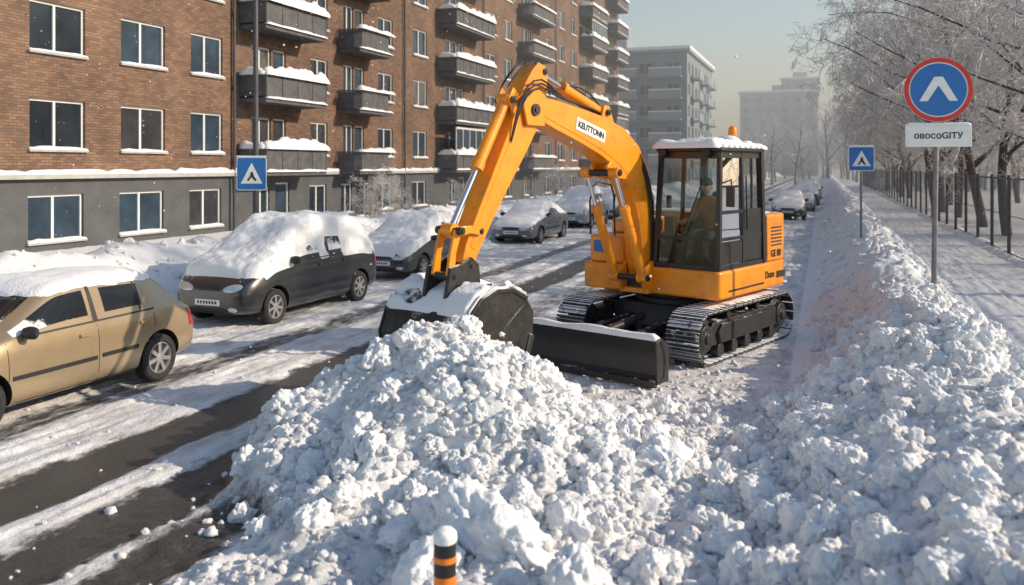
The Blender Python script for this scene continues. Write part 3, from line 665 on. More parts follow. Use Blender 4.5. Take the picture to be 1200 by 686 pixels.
for s in (-.16,.16):
    lk.extr(ribbon([(4.68,2.0,.10),(4.86,2.03,.09),(5.02,2.02,.11)]),dz(B+s-.02,B+s+.02))
    lk.extr(ribbon([(5.02,2.02,.11),(5.10,1.78,.09),(5.14,1.52,.12)]),dz(B+s-.02+.045*(1 if s<0 else -1),B+s+.02+.045*(1 if s<0 else -1)))
lk.obj('bucket_linkage',M_yel,EX,smooth=35,bevel=.008)
hs=MB()
for k_ in range(3):
    hs.tube([(B+.17,-.85-.03*k_,1.2),(B+.185,-.80-.04*k_,1.8),(B+.185,-.90-.04*k_,2.4),(B+.17,-1.05-.04*k_,2.75),(B+.10-.05*k_,-1.35,3.16),(B+.08-.05*k_,-1.75,3.40),(B+.10-.03*k_,-2.3,3.54),(B+.12,-2.9,3.60),(B+.17,-3.3,3.66+.03*k_),(B+.22,-3.6,3.78+.05*k_),(B+.23,-3.95,3.62+.06*k_),(B+.17,-4.05,3.3+.04*k_),(B+.14,-4.12,3.0)],.015,8)
for s in (-.05,.05):
    hs.tube([(B+s,-1.9,3.42),(B+s,-2.3,3.80),(B+s,-2.8,3.84),(B+s,-2.95,3.76)],.014,8)
    hs.tube([(B+s,-3.2,3.6),(B+s*1.5,-3.42,4.10),(B+s*1.5,-3.75,4.08),(B+s,-4.12,3.66)],.016,8)
hs.obj('hydraulic_hoses',M_hose,EX,smooth=60,subd=1)
bk=MB();shell=[(4.42,1.24),(4.66,1.36),(4.95,1.38),(5.2,1.30),(5.40,1.12),(5.50,.88),(5.46,.62),(5.34,.44)]
pts=ribbon([(a,b,.045) for a,b in shell]);bk.extr(pts,dz(B-.61,B+.61))
side=shell+[(5.05,.36),(4.7,.36),(4.44,.50),(4.31,.80),(4.30,1.08)]
for x in (B-.64,B+.61): bk.extr(side,dz(x,x+.03))
for x in (B-.657,B+.627): bk.extr(ribbon([(a,b,.09) for a,b in [(5.34,.44),(5.05,.38),(4.70,.38),(4.46,.52),(4.34,.82)]]),dz(x,x+.03))
for x in (B-.655,B+.625): bk.extr(ribbon([(a,b,.05) for a,b in shell]),dz(x,x+.03))
for x in (B-.655,B+.63): bk.extr(ribbon([(a,b,.05) for a,b in [(4.45,1.18),(4.8,.95),(5.1,.6),(5.3,.5)]]),dz(x,x+.02))
for s in (-.17,.17): bk.extr([(4.7,1.3),(4.74,1.62),(4.86,1.72),(5.0,1.66),(5.2,1.62),(5.24,1.48),(5.3,1.2)],dz(B+s-.025,B+s+.025))
for q in range(5):
    x=B-.54+q*.27;bk.extr([(5.40,.52),(5.32,.40),(5.16,.22),(5.24,.42)],dz(x-.04,x+.04))
for q in range(5): bk.box(B-.6+q*.28,B-.57+q*.28,-5.1,-4.6,1.36,1.40)
bko=bk.obj('bucket',M_buck,EX,smooth=30,bevel=.008)
bv=bvh_of([bko],EX)
snow_cap('bucket_snow',EX,bv,B-.64,B+.64,-5.5,-4.4,.025,.035,lambda x,y,z:(1.0 if z<1.43 else 0)*(1 if mnoise.noise(Vector((x*3,y*3,1)))>-.12 else .1),.3,.6,seed=5,blur=1)
rs=MB()
for q in range(9):
    f=q/8;yy=y0+.06+f*(y1-y0-.06);snow_ridge(rs,(x0+.05,yy,z1+.05),(x1-.02,yy,z1+.05),.30,.14,seed=q*3,step=.07)
rs.obj('cab_roof_snow',M_snowf,EX,smooth=180)
rs=MB()
snow_ridge(rs,(-1.0,1.05,1.99),(.9,1.05,1.99),.7,.05,seed=2);snow_ridge(rs,(-.78,-.3,1.895),(-.78,.6,1.895),.5,.045,seed=8)
for sx in (1,-1): snow_ridge(rs,(sx*.94+.02,-1.15,.715),(sx*.94+.02,1.1,.715),.40,.05,seed=6,step=.06)
rs.obj('patchy_snow',M_snowf,EX,smooth=180)
def text(name,s,size,M_,mat,parent,ext=.002,bold=0):
    c=bpy.data.curves.new(name,'FONT');c.body=s;c.size=size;c.extrude=ext;c.offset=bold;c.align_x='CENTER';c.align_y='CENTER';c.materials.append(mat)
    o=link(bpy.data.objects.new(name,c),parent);o.matrix_local=M_;return o
def facing_left(x,y,z,ang=0):
    return Matrix.Translation((x,y,z))@Matrix.Rotation(R(90),4,'Z')@Matrix.Rotation(R(90),4,'X')@Matrix.Rotation(ang,4,'Z')
dc=MB();Mb=facing_left(B+.158,-2.45,3.24,R(-14))
dc.box(-.35,.35,-.085,.085,0,.006,0,Mb);dc.obj('boom_plate',M_white,EX)
text('boom_lettering','KEUTTONN',.115,facing_left(B+.167,-2.45,3.235,R(-14)),M_black,EX,bold=.004)
text('body_lettering','GE 80',.15,facing_left(1.155,1.0,1.38,0),M_black,EX,bold=.005)
text('skirt_lettering','Dozo',.15,facing_left(1.176,.72,1.07,0),M_black,EX,bold=.004)
pl=MB();pl.box(-.98,-.72,-.943,-.935,1.42,1.60);pl.obj('front_label',M_blue,EX)

# ---------------------------------------------------------------- operator
def skin(name,parent,verts,edges,radii,mat,root=0,sub=2):
    me=bpy.data.meshes.new(name);me.from_pydata(verts,edges,[]);o=link(bpy.data.objects.new(name,me),parent);me.materials.append(mat)
    m=o.modifiers.new('k','SKIN');m.use_smooth_shade=True
    for i,r in enumerate(radii):
        r=r if hasattr(r,'__len__') else (r,r);me.skin_vertices[0].data[i].radius=r;me.skin_vertices[0].data[i].use_root=(i==root)
    s=o.modifiers.new('s','SUBSURF');s.levels=sub;s.render_levels=sub;return o
OP=empty('excavator_operator');OP.parent=EX
M_jkt=mk('work_jacket',(.32,.13,.045),.8,var=.25,ns=9,bump=.3,bs=30);M_trs=mk('work_trousers',(.05,.055,.07),.85,var=.2);M_skin=mk('skin',(.45,.26,.19),.5,var=.08);M_hair=mk('knit_hat',(.05,.035,.03),.9,var=.3,bump=.4,bs=80)
cx=.6
V_=[(cx,-.02,1.74),(cx,-.05,1.90),(cx,-.12,2.08),(cx,-.17,2.22),(cx,-.21,2.31),
    (cx+.17,-.17,2.20),(cx+.24,-.22,1.96),(cx+.30,-.42,1.90),
    (cx-.17,-.17,2.20),(cx-.24,-.22,1.96),(cx-.30,-.42,1.90)]
E_=[(0,1),(1,2),(2,3),(3,4),(3,5),(5,6),(6,7),(3,8),(8,9),(9,10)]
skin('jacket',OP,V_,E_,[(.16,.13),(.155,.12),(.17,.12),(.13,.10),(.06,.06),.075,.056,.042,.075,.056,.042],M_jkt)
V_=[(cx,0,1.74),(cx+.10,-.02,1.72),(cx+.13,-.45,1.74),(cx+.13,-.55,1.40),(cx+.13,-.68,1.38),(cx-.10,-.02,1.72),(cx-.13,-.45,1.74),(cx-.13,-.55,1.40),(cx-.13,-.68,1.38)]
skin('legs',OP,V_,[(0,1),(1,2),(2,3),(3,4),(0,5),(5,6),(6,7),(7,8)],[.13,.095,.07,.05,.04,.095,.07,.05,.04],M_trs)
def make_head(parent,loc,rz):
    bm=bmesh.new();bmesh.ops.create_uvsphere(bm,u_segments=24,v_segments=18,radius=1)
    for v in bm.verts:
        p=v.co.copy();x=p.x*.075;y=p.y*.095;z=p.z*.118
        if p.z<-.1: x*=1-.28*(-p.z);y=y*(1-.12*(-p.z))-(.012 if p.y<0 else 0)
        if p.y<-.7:
            if abs(p.x)<.16 and -.35<p.z<.1: y-=.022*(1-(p.z+.1)**2*4)*(1-abs(p.x)/.2)
            if .05<p.z<.25 and .2<abs(p.x)<.55: y+=.010
            if -.62<p.z<-.5 and abs(p.x)<.3: y+=.004
        v.co=Vector((x,y,z))
    me=bpy.data.meshes.new('head');bm.to_mesh(me);bm.free();me.shade_smooth();me.materials.append(M_skin)
    h_=link(bpy.data.objects.new('head',me),parent);h_.location=loc;h_.rotation_euler=(R(8),0,rz);h_.modifiers.new('s','SUBSURF').render_levels=1
    f=MB()
    for s in (-1,1):
        f.lathe([(-.008,.004),(-.004,.012),(.004,.012),(.008,.004)],Matrix.Translation((s*.03,-.083,.018)),n=12,m=0)
        f.lathe([(-.008,.012),(0,.026),(.008,.02)],Matrix.Translation((s*.076,.005,.0)),n=14,m=1)
        f.box(s*.03-.015,s*.03+.015,-.096,-.084,.036,.042,2)
    f.box(-.022,.022,-.094,-.082,-.063,-.056,3)
    f.obj('face_features',[mk('eye',(.5,.48,.45),.3),M_skin,M_hair,mk('lips',(.35,.12,.1),.5)],h_,smooth=60)
    k=MB();k.lathe([(.0,.098),(.03,.102),(.035,.098),(.07,.085),(.10,.055),(.118,.015)],Matrix.Translation((0,.012,.03))@Matrix.Rotation(R(-90),4,'Y')@Matrix.Diagonal((1,1.08,.86,1)),n=24)
    k.obj('knit_hat',M_hair,h_,smooth=60)
make_head(OP,(cx,-.25,2.44),R(10))
def hand(parent,loc,side):
    Vv=[(0,0,0),(0,-.035,.005),(0,-.07,.01)];Ee=[(0,1),(1,2)];Rr=[(.026,.018),(.036,.016),(.032,.014)]
    for i,l in enumerate((.9,1.0,.95,.75)):
        b=len(Vv);xx=(-.027+.018*i);Vv+=[(xx,-.085,.008),(xx,-.085-.028*l,-.008),(xx,-.085-.022*l,-.035),(xx,-.07,-.045)]
        Ee+=[(2,b),(b,b+1),(b+1,b+2),(b+2,b+3)];Rr+=[.009,.0088,.008,.007]
    b=len(Vv);Vv+=[(-.04*side,-.03,-.005),(-.05*side,-.055,-.025),(-.035*side,-.075,-.038)];Ee+=[(1,b),(b,b+1),(b+1,b+2)];Rr+=[.012,.010,.009]
    o=skin('hand',parent,Vv,Ee,Rr,M_skin,0,1);o.location=loc
hand(OP,(cx+.31,-.43,1.92),1);hand(OP,(cx-.31,-.43,1.92),-1)

# ---------------------------------------------------------------- signs & furniture
def gz(x,y): return float(terrain([x],[y])[0][0])
def disc(mb,r0,r1,y,z,th,m,n=48,x=0):
    mb.lathe([(0,r0),(0,r1),(th,r1),(th,r0)] if r0>0 else [(0,.001),(0,r1),(th,r1),(th,.001)],Matrix.Translation((x,y,z))@Matrix.Rotation(R(-90),4,'Z'),n=n,m=m,closed=r0>0)
g=gz(1.5,13.3)
rs_=empty('traffic_sign',(1.5,13.3,0),R(8))
s_=MB();s_.cyl((-.05,0,g-.4),(0,0,4.25),.037,n=16);s_.box(-.1,.1,-.045,.0,3.7,3.73);s_.box(-.1,.1,-.045,.0,3.98,4.01);s_.obj('pole',M_pole,rs_,smooth=40)
s_=MB();disc(s_,0,.45,-.046,3.87,.010,2,64);disc(s_,.385,.446,-.058,3.87,.006,1,64);disc(s_,0,.366,-.058,3.87,.006,0,64)
s_.extr([(-.25,-.15),(-.14,-.15),(0,.07),(.14,-.15),(.25,-.15),(.055,.19),(-.055,.19)],lambda a,b,s:(a,-.070 if s==0 else -.0645,3.86+b),2)
s_.obj('round_panel',[M_blue,M_red,M_white],rs_,smooth=40)
s_=MB();s_.box(-.43,.43,-.06,-.045,3.07,3.38);s_.obj('sub_plate',M_white,rs_,bevel=.006)
text('plate_lettering','овосоGITУ',.125,Matrix.Translation((0,-.064,3.225))@Matrix.Rotation(R(90),4,'X'),M_black,rs_,.001,.002)
s_=MB();snow_ridge(s_,(-.42,-.05,3.375),(.42,-.05,3.375),.05,.035,step=.04);s_.obj('snow_edge',M_snowf,rs_,smooth=180)
def blue_sign(loc,zc,sz,pole_h,gnd,rz=0,pole=True,hgt=None):
    o=empty('pedestrian_crossing_sign',(loc[0],loc[1],0),rz);hgt=hgt or sz
    if pole:
        q=MB();q.cyl((0,.0,gnd-.3),(0,.0,pole_h),.03,n=14);q.obj('pole',M_pole,o,smooth=40)
    q=MB();w=sz/2;h2=hgt/2
    q.extr(rrect(-w,w,-h2,h2,.05),lambda a,b,s:(a,-.05 if s==0 else -.062,zc+b),1)
    q.extr(rrect(-w+.02,w-.02,-h2+.02,h2-.02,.04),lambda a,b,s:(a,-.0625 if s==0 else -.067,zc+b),0)
    q.extr([(-w*.72,-h2*.6),(w*.72,-h2*.6),(0,h2*.66)],lambda a,b,s:(a,-.0675 if s==0 else -.072,zc+b),1)
    q.extr([(-.02,.07),(.03,.07),(.05,-.02),(.12,-.13),(.08,-.15),(.0,-.05),(-.07,-.15),(-.11,-.13),(-.03,-.02)],lambda a,b,s:(a*w/.35,-.0725 if s==0 else -.077,zc-.03+b*w/.35),2)
    q.box(-w,w,-.07,-.045,zc+h2,zc+h2+.035,3)
    q.obj('panel',[M_blue,M_white,M_black,M_snowf],o);return o
blue_sign((.95,24.8),3.0,.66,3.4,gz(.95,24.8),R(8))
blue_sign((-13.0,17.25),2.62,.70,3.1,1,R(32),False,.80)
lp=empty('street_lamp',(-13.0,17.4,0));q=MB();gl_=gz(-13,17.4)
q.cyl((0,0,gl_-.4),(0,0,9),.075,.05,n=18);q.tube([(0,0,8.9),(.3,0,9.4),(1.0,0,9.6),(1.8,0,9.65)],.04,10);q.box(1.6,2.3,-.12,.12,9.58,9.7);q.box(-.09,.09,-.16,.07,2.4,2.44);q.box(-.09,.09,-.16,.07,2.85,2.89)
q.obj('mast',M_dpole,lp,smooth=40)
lp=empty('marker_post',(-2.6,41,0));q=MB();q.cyl((0,0,-.2),(0,0,3.0),.045,.04,n=12);q.cyl((0,0,3.0),(0,0,3.06),.06,n=12);q.obj('post',M_dpole,lp,smooth=40)
bx,by=-1.84,4.03
bo_=empty('marker_bollard',(bx,by,0));g=gz(bx,by);q=MB();bt=.86
q.cyl((0,0,g-.4),(0,0,bt),.058,n=24,m=0)
for a,b in ((bt-.10,bt-.07),(bt-.26,bt-.17),(bt-.42,bt-.36)):
    q.lathe([(0,.0595),(b-a,.0595)],Matrix.Translation((0,0,a))@Matrix.Rotation(R(-90),4,'Y'),n=24,m=1)
q.lathe([(0,.057),(.02,.064),(.05,.06),(.07,.04),(.078,.01)],Matrix.Translation((0,0,bt-.005))@Matrix.Rotation(R(-90),4,'Y'),n=24,m=2)
q.obj('post',[M_black,M_orange,M_snowf],bo_,smooth=40)

# ---------------------------------------------------------------- fence
fe=empty('chain_link_fence',(0,0,0));q=MB();FX=4.95
for i in range(44):
    y=12+i*2.6;q.cyl((FX,y,0),(FX,y,2.55),.05,n=10)
q.cyl((FX,10,2.45),(FX,125,2.45),.028,n=8);q.cyl((FX,10,.35),(FX,125,.35),.018,n=8);q.cyl((FX,10,1.4),(FX,125,1.4),.014,n=8)
q.obj('posts_and_rails',M_dpole,fe,smooth=40)
def meshmat():
    m=bpy.data.materials.new('chain_link');m.use_nodes=True;nt=m.node_tree;L=nt.links;b=nt.nodes['Principled BSDF'];b.inputs['Base Color'].default_value=(.06,.08,.11,1);b.inputs['Roughness'].default_value=.5
    tc=nd(nt,'ShaderNodeTexCoord');sp=nd(nt,'ShaderNodeSeparateXYZ');L.new(tc.outputs['Object'],sp.inputs[0]);outs=[]
    for sg in (1,-1):
        a=nd(nt,'ShaderNodeMath',operation='MULTIPLY_ADD');L.new(sp.outputs['Z'],a.inputs[0]);a.inputs[1].default_value=sg;L.new(sp.outputs['Y'],a.inputs[2])
        w=nd(nt,'ShaderNodeMath',operation='PINGPONG');L.new(a.outputs[0],w.inputs[0]);w.inputs[1].default_value=.032
        l=nd(nt,'ShaderNodeMath',operation='LESS_THAN');L.new(w.outputs[0],l.inputs[0]);l.inputs[1].default_value=.008;outs.append(l)
    mx=nd(nt,'ShaderNodeMath',operation='MAXIMUM');L.new(outs[0].outputs[0],mx.inputs[0]);L.new(outs[1].outputs[0],mx.inputs[1]);L.new(mx.outputs[0],b.inputs['Alpha']);return m
q=MB();q.add([(FX+.05,10,.1),(FX+.05,125,.1),(FX+.05,125,2.45),(FX+.05,10,2.45)],[(0,1,2,3)]);q.obj('mesh',meshmat(),fe)
q=MB();snow_ridge(q,(FX,10,-.02),(FX,110,-.02),.7,.32,step=.25);q.obj('snow_drift',M_snowf,fe,smooth=180)

# ---------------------------------------------------------------- buildings
def brickmat():
    m=bpy.data.materials.new('brick');m.use_nodes=True;nt=m.node_tree;L=nt.links;b=nt.nodes['Principled BSDF'];b.inputs['Roughness'].default_value=.85
    tc=nd(nt,'ShaderNodeTexCoord');sp=nd(nt,'ShaderNodeSeparateXYZ');L.new(tc.outputs['Object'],sp.inputs[0]);cb_=nd(nt,'ShaderNodeCombineXYZ');L.new(sp.outputs['Y'],cb_.inputs[0]);L.new(sp.outputs['Z'],cb_.inputs[1])
    br=nd(nt,'ShaderNodeTexBrick');L.new(cb_.outputs[0],br.inputs['Vector']);br.inputs['Scale'].default_value=1;br.inputs['Brick Width'].default_value=.27;br.inputs['Row Height'].default_value=.088;br.inputs['Mortar Size'].default_value=.011
    br.inputs['Color1'].default_value=(.27,.155,.095,1);br.inputs['Color2'].default_value=(.145,.082,.055,1);br.inputs['Mortar'].default_value=(.11,.085,.07,1);br.inputs['Bias'].default_value=-.1
    n=nd(nt,'ShaderNodeTexNoise');n.inputs['Scale'].default_value=.5;n.inputs['Detail'].default_value=9;n.inputs['Roughness'].default_value=.65;L.new(tc.outputs['Object'],n.inputs['Vector'])
    mr=nd(nt,'ShaderNodeMapRange');mr.inputs[1].default_value=.3;mr.inputs[2].default_value=.7;mr.inputs[3].default_value=.6;mr.inputs[4].default_value=1.15;L.new(n.outputs['Fac'],mr.inputs[0])
    mx=nd(nt,'ShaderNodeVectorMath',operation='SCALE');L.new(br.outputs['Color'],mx.inputs[0]);L.new(mr.outputs[0],mx.inputs['Scale']);L.new(mx.outputs[0],b.inputs['Base Color'])
    bp=nd(nt,'ShaderNodeBump');bp.inputs['Strength'].default_value=.6;bp.inputs['Distance'].default_value=.01;bp.invert=True;L.new(br.outputs['Fac'],bp.inputs['Height']);L.new(bp.outputs[0],b.inputs['Normal']);return m
M_brick=brickmat()
M_plaster=mk('grey_plaster',(.085,.09,.095),.85,var=.2,ns=1.2,bump=.2,bs=12,dirt=.3)
M_conc=mk('balcony_concrete',(.10,.10,.105),.85,var=.35,ns=2.5,dirt=.5,snow=.06)
M_ledge=mk('ledge',(.40,.40,.39),.8,var=.15,dirt=.2)
M_frame=mk('white_frame',(.68,.68,.66),.5,var=.06)
GW=[mk('window_dark',(.018,.025,.035),.07,var=.5,ns=.7),mk('window_blue',(.03,.05,.075),.1,var=.5,ns=.7),mk('window_curtain',(.11,.105,.1),.25,var=.5,ns=2),mk('window_dim',(.04,.04,.045),.08,var=.5,ns=.9)]
def facade(root,to3,a0,a1,z0,z1,ops,wmat,name,rec=.14,frames=True,fm=None,sill=True,snow=True,gw=None):
    As=sorted({a0,a1}|{o[0] for o in ops}|{o[1] for o in ops});Zs=sorted({z0,z1}|{o[2] for o in ops}|{o[3] for o in ops})
    w=MB();g_=MB();f=MB();sl=MB();sn_=MB();occ=set()
    ai={a:i for i,a in enumerate(As)};zi={z:i for i,z in enumerate(Zs)}
    for o in ops:
        for i in range(ai[o[0]],ai[o[1]]):
            for j in range(zi[o[2]],zi[o[3]]): occ.add((i,j))
    for i in range(len(As)-1):
        for j in range(len(Zs)-1):
            if (i,j) not in occ: w.add([to3(As[i],Zs[j],0),to3(As[i+1],Zs[j],0),to3(As[i+1],Zs[j+1],0),to3(As[i],Zs[j+1],0)],[(0,1,2,3)])
    def fb(mb,a,b,c,d,e,k,m=0):
        vs=[to3(x,z,y) for z in (c,d) for y in (e,k) for x in (a,b)]
        mb.add(vs,[(0,2,3,1),(4,5,7,6),(0,1,5,4),(2,6,7,3),(0,4,6,2),(1,3,7,5)],m)
    for o in ops:
        a,b,c,d=o[:4];nm=o[4] if len(o)>4 else 2
        for p,q_ in (((a,c),(b,c)),((b,c),(b,d)),((b,d),(a,d)),((a,d),(a,c))):
            w.add([to3(p[0],p[1],0),to3(q_[0],q_[1],0),to3(q_[0],q_[1],-rec),to3(p[0],p[1],-rec)],[(0,1,2,3)])
        tl=random.uniform(-.012,.012)
        g_.add([to3(a,c,-rec+.01),to3(b,c,-rec+.01+tl),to3(b,d,-rec+.01+tl),to3(a,d,-rec+.01)],[(0,1,2,3)],random.choice([0,0,1,1,2,3]))
        if frames:
            t=.07;y1_,y0_=-rec+.06,-rec+.005
            fb(f,a,b,c,c+t,y0_,y1_);fb(f,a,b,d-t,d,y0_,y1_);fb(f,a,a+t,c+t,d-t,y0_,y1_);fb(f,b-t,b,c+t,d-t,y0_,y1_)
            for k in range(1,nm): 
                x=a+(b-a)*(k/nm if nm!=2 else .46);fb(f,x-t*.6,x+t*.6,c+t,d-t,y0_,y1_+.004)
        if sill:
            fb(sl,a-.06,b+.06,c-.07,c-.003,-rec+.02,.10)
            if snow:
                p0=to3(a-.03,c-.005,.03);p1=to3(b+.03,c-.005,.03);snow_ridge(sn_,p0,p1,.16,.09,seed=a,step=.3,nseg=4)
    w.obj(name+'_wall',wmat,root);g_.obj(name+'_glass',gw or GW,root)
    if frames: f.obj(name+'_frames',fm or M_frame,root)
    if sill: sl.obj(name+'_sills',M_ledge,root)
    if sill and snow: sn_.obj(name+'_sill_snow',M_snowf,root,smooth=180)
BX=-21.7
ap=empty('brick_apartment_building');T3=lambda a,z,d:(BX+d,a,z)
wins=[(9.3,11.3),(13.0,15.0),(18.5,20.5),(21.95,23.95),(25.25,27.0),(33.0,34.4),(39.2,40.8),(43.2,45.0),(54.3,56.2),(57.8,59.4),(67.5,69.2),(71.2,73),(75.2,77),(85.5,87.3)]
balc=[(28.0,32.3),(35.2,38.4),(46.4,52.6),(60.6,66.2),(78.2,84.0),(88.6,93.8)]
ops=[];ST=2.9;NF=8
for k in range(NF):
    for a,b in wins: ops.append((a,b,3.3+ST*k,4.8+ST*k,2))
    for a,b in balc:
        m_=(a+b)/2;w_=(b-a)
        ops.append((m_-w_*.32,m_-.1,3.3+ST*k,4.8+ST*k,2));ops.append((m_+.05,m_+.95,2.6+ST*k,4.8+ST*k,1))
facade(ap,T3,3,94.4,2.5,27.2,ops,M_brick,'upper')
g0=[]
for a,b in wins: g0.append((a,b,.55,1.95,2))
for a,b in balc: m_=(a+b)/2;g0.append((m_-1.1,m_-.1,.55,1.95,2));g0.append((m_+.3,m_+1.3,.3,2.1,1))
facade(ap,lambda a,z,d:(BX-.06+d,a,z),3,94.4,-.1,2.5,g0,M_plaster,'ground_floor')
q=MB();q.box(BX-.04,BX+.16,3,94.5,2.42,2.56);q.box(BX-.3,BX+.3,2.8,94.6,27.2,27.5);q.obj('string_course',M_ledge,ap)
q=MB();q.box(BX-14,BX-.25,3.01,94.38,-.1,27.15);q.obj('body',M_brick,ap)
q=MB();q.box(BX-.25,BX+.01,94.4,94.42,-.1,27.2);q.obj('end_wall',M_brick,ap)
q=MB();q.box(BX-14,BX+.25,3,94.4,27.5,27.65);q.obj('roof',M_snowf,ap)
q=MB()
for i in range(30): snow_ridge(q,(BX+.07,3+i*3.05,2.555),(BX+.07,3+(i+1)*3.05,2.555),.2,.15,step=.3,nseg=4,seed=i*5)
q.obj('ledge_snow',M_snowf,ap,smooth=180)
bq=MB();bs_=MB();rl=MB()
for bi,(a,b) in enumerate(balc):
    rounded=bi in (1,3)
    for k in range(NF):
        z=2.42+ST*k;dp=1.25
        bq.box(BX+(.165 if k==0 else .001),BX+dp,a,b,z,z+.17,0)
        if not rounded:
            bq.box(BX+dp-.08,BX+dp+.02,a-.02,b+.02,z+.24,z+1.05,0)
            bq.box(BX+.02,BX+dp-.085,a-.02,a+.06,z+.24,z+1.05,0);bq.box(BX+.02,BX+dp-.085,b-.06,b+.02,z+.24,z+1.05,0)
            n_=max(3,int((b-a)/.9))
            for i in range(n_+1):
                yy=a+.03+(b-a-.06)*i/n_;bq.box(BX+dp-.05,BX+dp+.045,yy-.03,yy+.03,z+.175,z+1.08,0)
            bq.box(BX+dp-.1,BX+dp+.06,a-.04,b+.04,z+1.085,z+1.125,0)
            if bi>1 and (bi*3+k)%5==1:
                for i in range(n_+1):
                    yy=a+.03+(b-a-.06)*i/n_;rl.box(BX+dp-.05,BX+dp,yy-.03,yy+.03,z+1.13,z+2.6)
                rl.box(BX+dp-.06,BX+dp+.02,a,b,z+2.6,z+2.72);bs_.add([(BX+dp-.03,a,z+1.13),(BX+dp-.03,b,z+1.13),(BX+dp-.03,b,z+2.6),(BX+dp-.03,a,z+2.6)],[(0,1,2,3)],1)
        else:
            P2=[]
            for i in range(13):
                t=math.pi*i/12;P2.append((BX+.05+ (dp-.05)*min(1,1.35*math.sin(t)),(a+b)/2-(b-a)/2*math.copysign(abs(math.cos(t))**.6,math.cos(t))))
            bq.tube([(x,y,z+1.05) for x,y in P2],.04,6)
            for i in range(12):
                p,q2=P2[i],P2[i+1];bq.add([(p[0],p[1],z+.2),(q2[0],q2[1],z+.2),(q2[0],q2[1],z+1.0),(p[0],p[1],z+1.0)],[(0,1,2,3)],0)
        if k<7:
            e=1.12;snow_ridge(bs_,(BX+dp-.03,a-.04,z+e-.06),(BX+dp-.03,b+.04,z+e-.06),.44,.42 if not rounded else .2,seed=k*7+a,step=.16)
            if not rounded: snow_ridge(bs_,(BX+.1,a+.02,z+e-.05),(BX+dp,a+.02,z+e-.05),.34,.30,seed=k*3,step=.15)
            snow_ridge(bs_,(BX+dp+.0,a,z+.15),(BX+dp+.0,b,z+.15),.2,.10,seed=k+a,step=.25,nseg=4)
bq.obj('balconies',M_conc,ap,smooth=30);bs_.obj('balcony_snow',[M_snowf,GW[1]],ap,smooth=180);rl.obj('balcony_glazing_frames',M_frame,ap)
q=MB()
for y in (27.55,42.0,53.6,70.2,87.9): q.cyl((BX+.12,y,.2),(BX+.12,y,27),.055,n=10)
q.obj('downpipes',M_dpole,ap,smooth=40)

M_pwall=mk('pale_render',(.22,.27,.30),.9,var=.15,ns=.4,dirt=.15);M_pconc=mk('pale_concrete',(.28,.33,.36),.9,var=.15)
M_far=mk('haze_tinted_wall',(.22,.27,.31),.95,var=.06,ns=.1);M_fframe=mk('haze_tinted_frame',(.42,.48,.52),.7,var=.05)  # far walls, frames and panes: distance haze painted into the base colours
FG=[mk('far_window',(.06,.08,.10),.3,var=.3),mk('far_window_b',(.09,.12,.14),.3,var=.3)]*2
def block(name,x0,x1,y0,y1,H,storeys,wm,fm=None,balcs=False,spx=3.2,snow=.4):
    r=empty(name);sh=(H-.8)/storeys
    def ol(a0,a1):
        o=[];n=int((a1-a0)/spx);p=(a1-a0)/n
        for k in range(storeys):
            for i in range(n): o.append((a0+p*i+p*.25,a0+p*i+p*.75,.9+sh*k,.9+sh*k+sh*.52,2))
        return o
    facade(r,lambda a,z,d:(a,y0-d,z),x0,x1,-.1,H,ol(x0,x1),wm,'front',.15,True,fm,False,gw=FG)
    facade(r,lambda a,z,d:(x1+d,a,z),y0,y1,-.1,H,ol(y0,y1),wm,'side',.15,True,fm,False,gw=FG)
    q=MB();q.box(x0,x1-.2,y0+.2,y1,-.1,H-.01);q.box(x0-.4,x1+.4,y0-.4,y1+.4,H,H+.35,1);q.box(x0-.45,x1+.45,y0-.45,y1+.45,H+.352,H+.352+snow,2)
    q.box((x0+x1)/2-2,(x0+x1)/2+2,y0+4,y0+8,H+.36,H+2.6,1)
    q.obj('body_and_roof',[wm,M_pconc,M_snowf],r)
    if balcs:
        q=MB()
        for k in range(1,storeys):
            z=.3+sh*k
            for a in balcs: q.box(a,a+4.2,y0-1.3,y0-.01,z,z+.15,0);q.box(a,a+4.2,y0-1.3,y0-1.2,z+.2,z+1.1,0);q.box(a,a+4.2,y0-1.35,y0-1.15,z+1.11,z+1.25,1)
            for b in (y0+3,y0+12,y0+19): q.box(x1+.01,x1+1.2,b,b+3.4,z,z+.15,0);q.box(x1+1.1,x1+1.2,b,b+3.4,z+.2,z+1.1,0)
        q.obj('balconies',[M_pconc,M_snowf],r)
    return r
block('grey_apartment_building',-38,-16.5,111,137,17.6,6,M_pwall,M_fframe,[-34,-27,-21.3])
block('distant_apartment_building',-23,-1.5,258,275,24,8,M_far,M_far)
block('distant_tower_block',-11.5,-1.5,262,280,28,9,M_far,M_far)

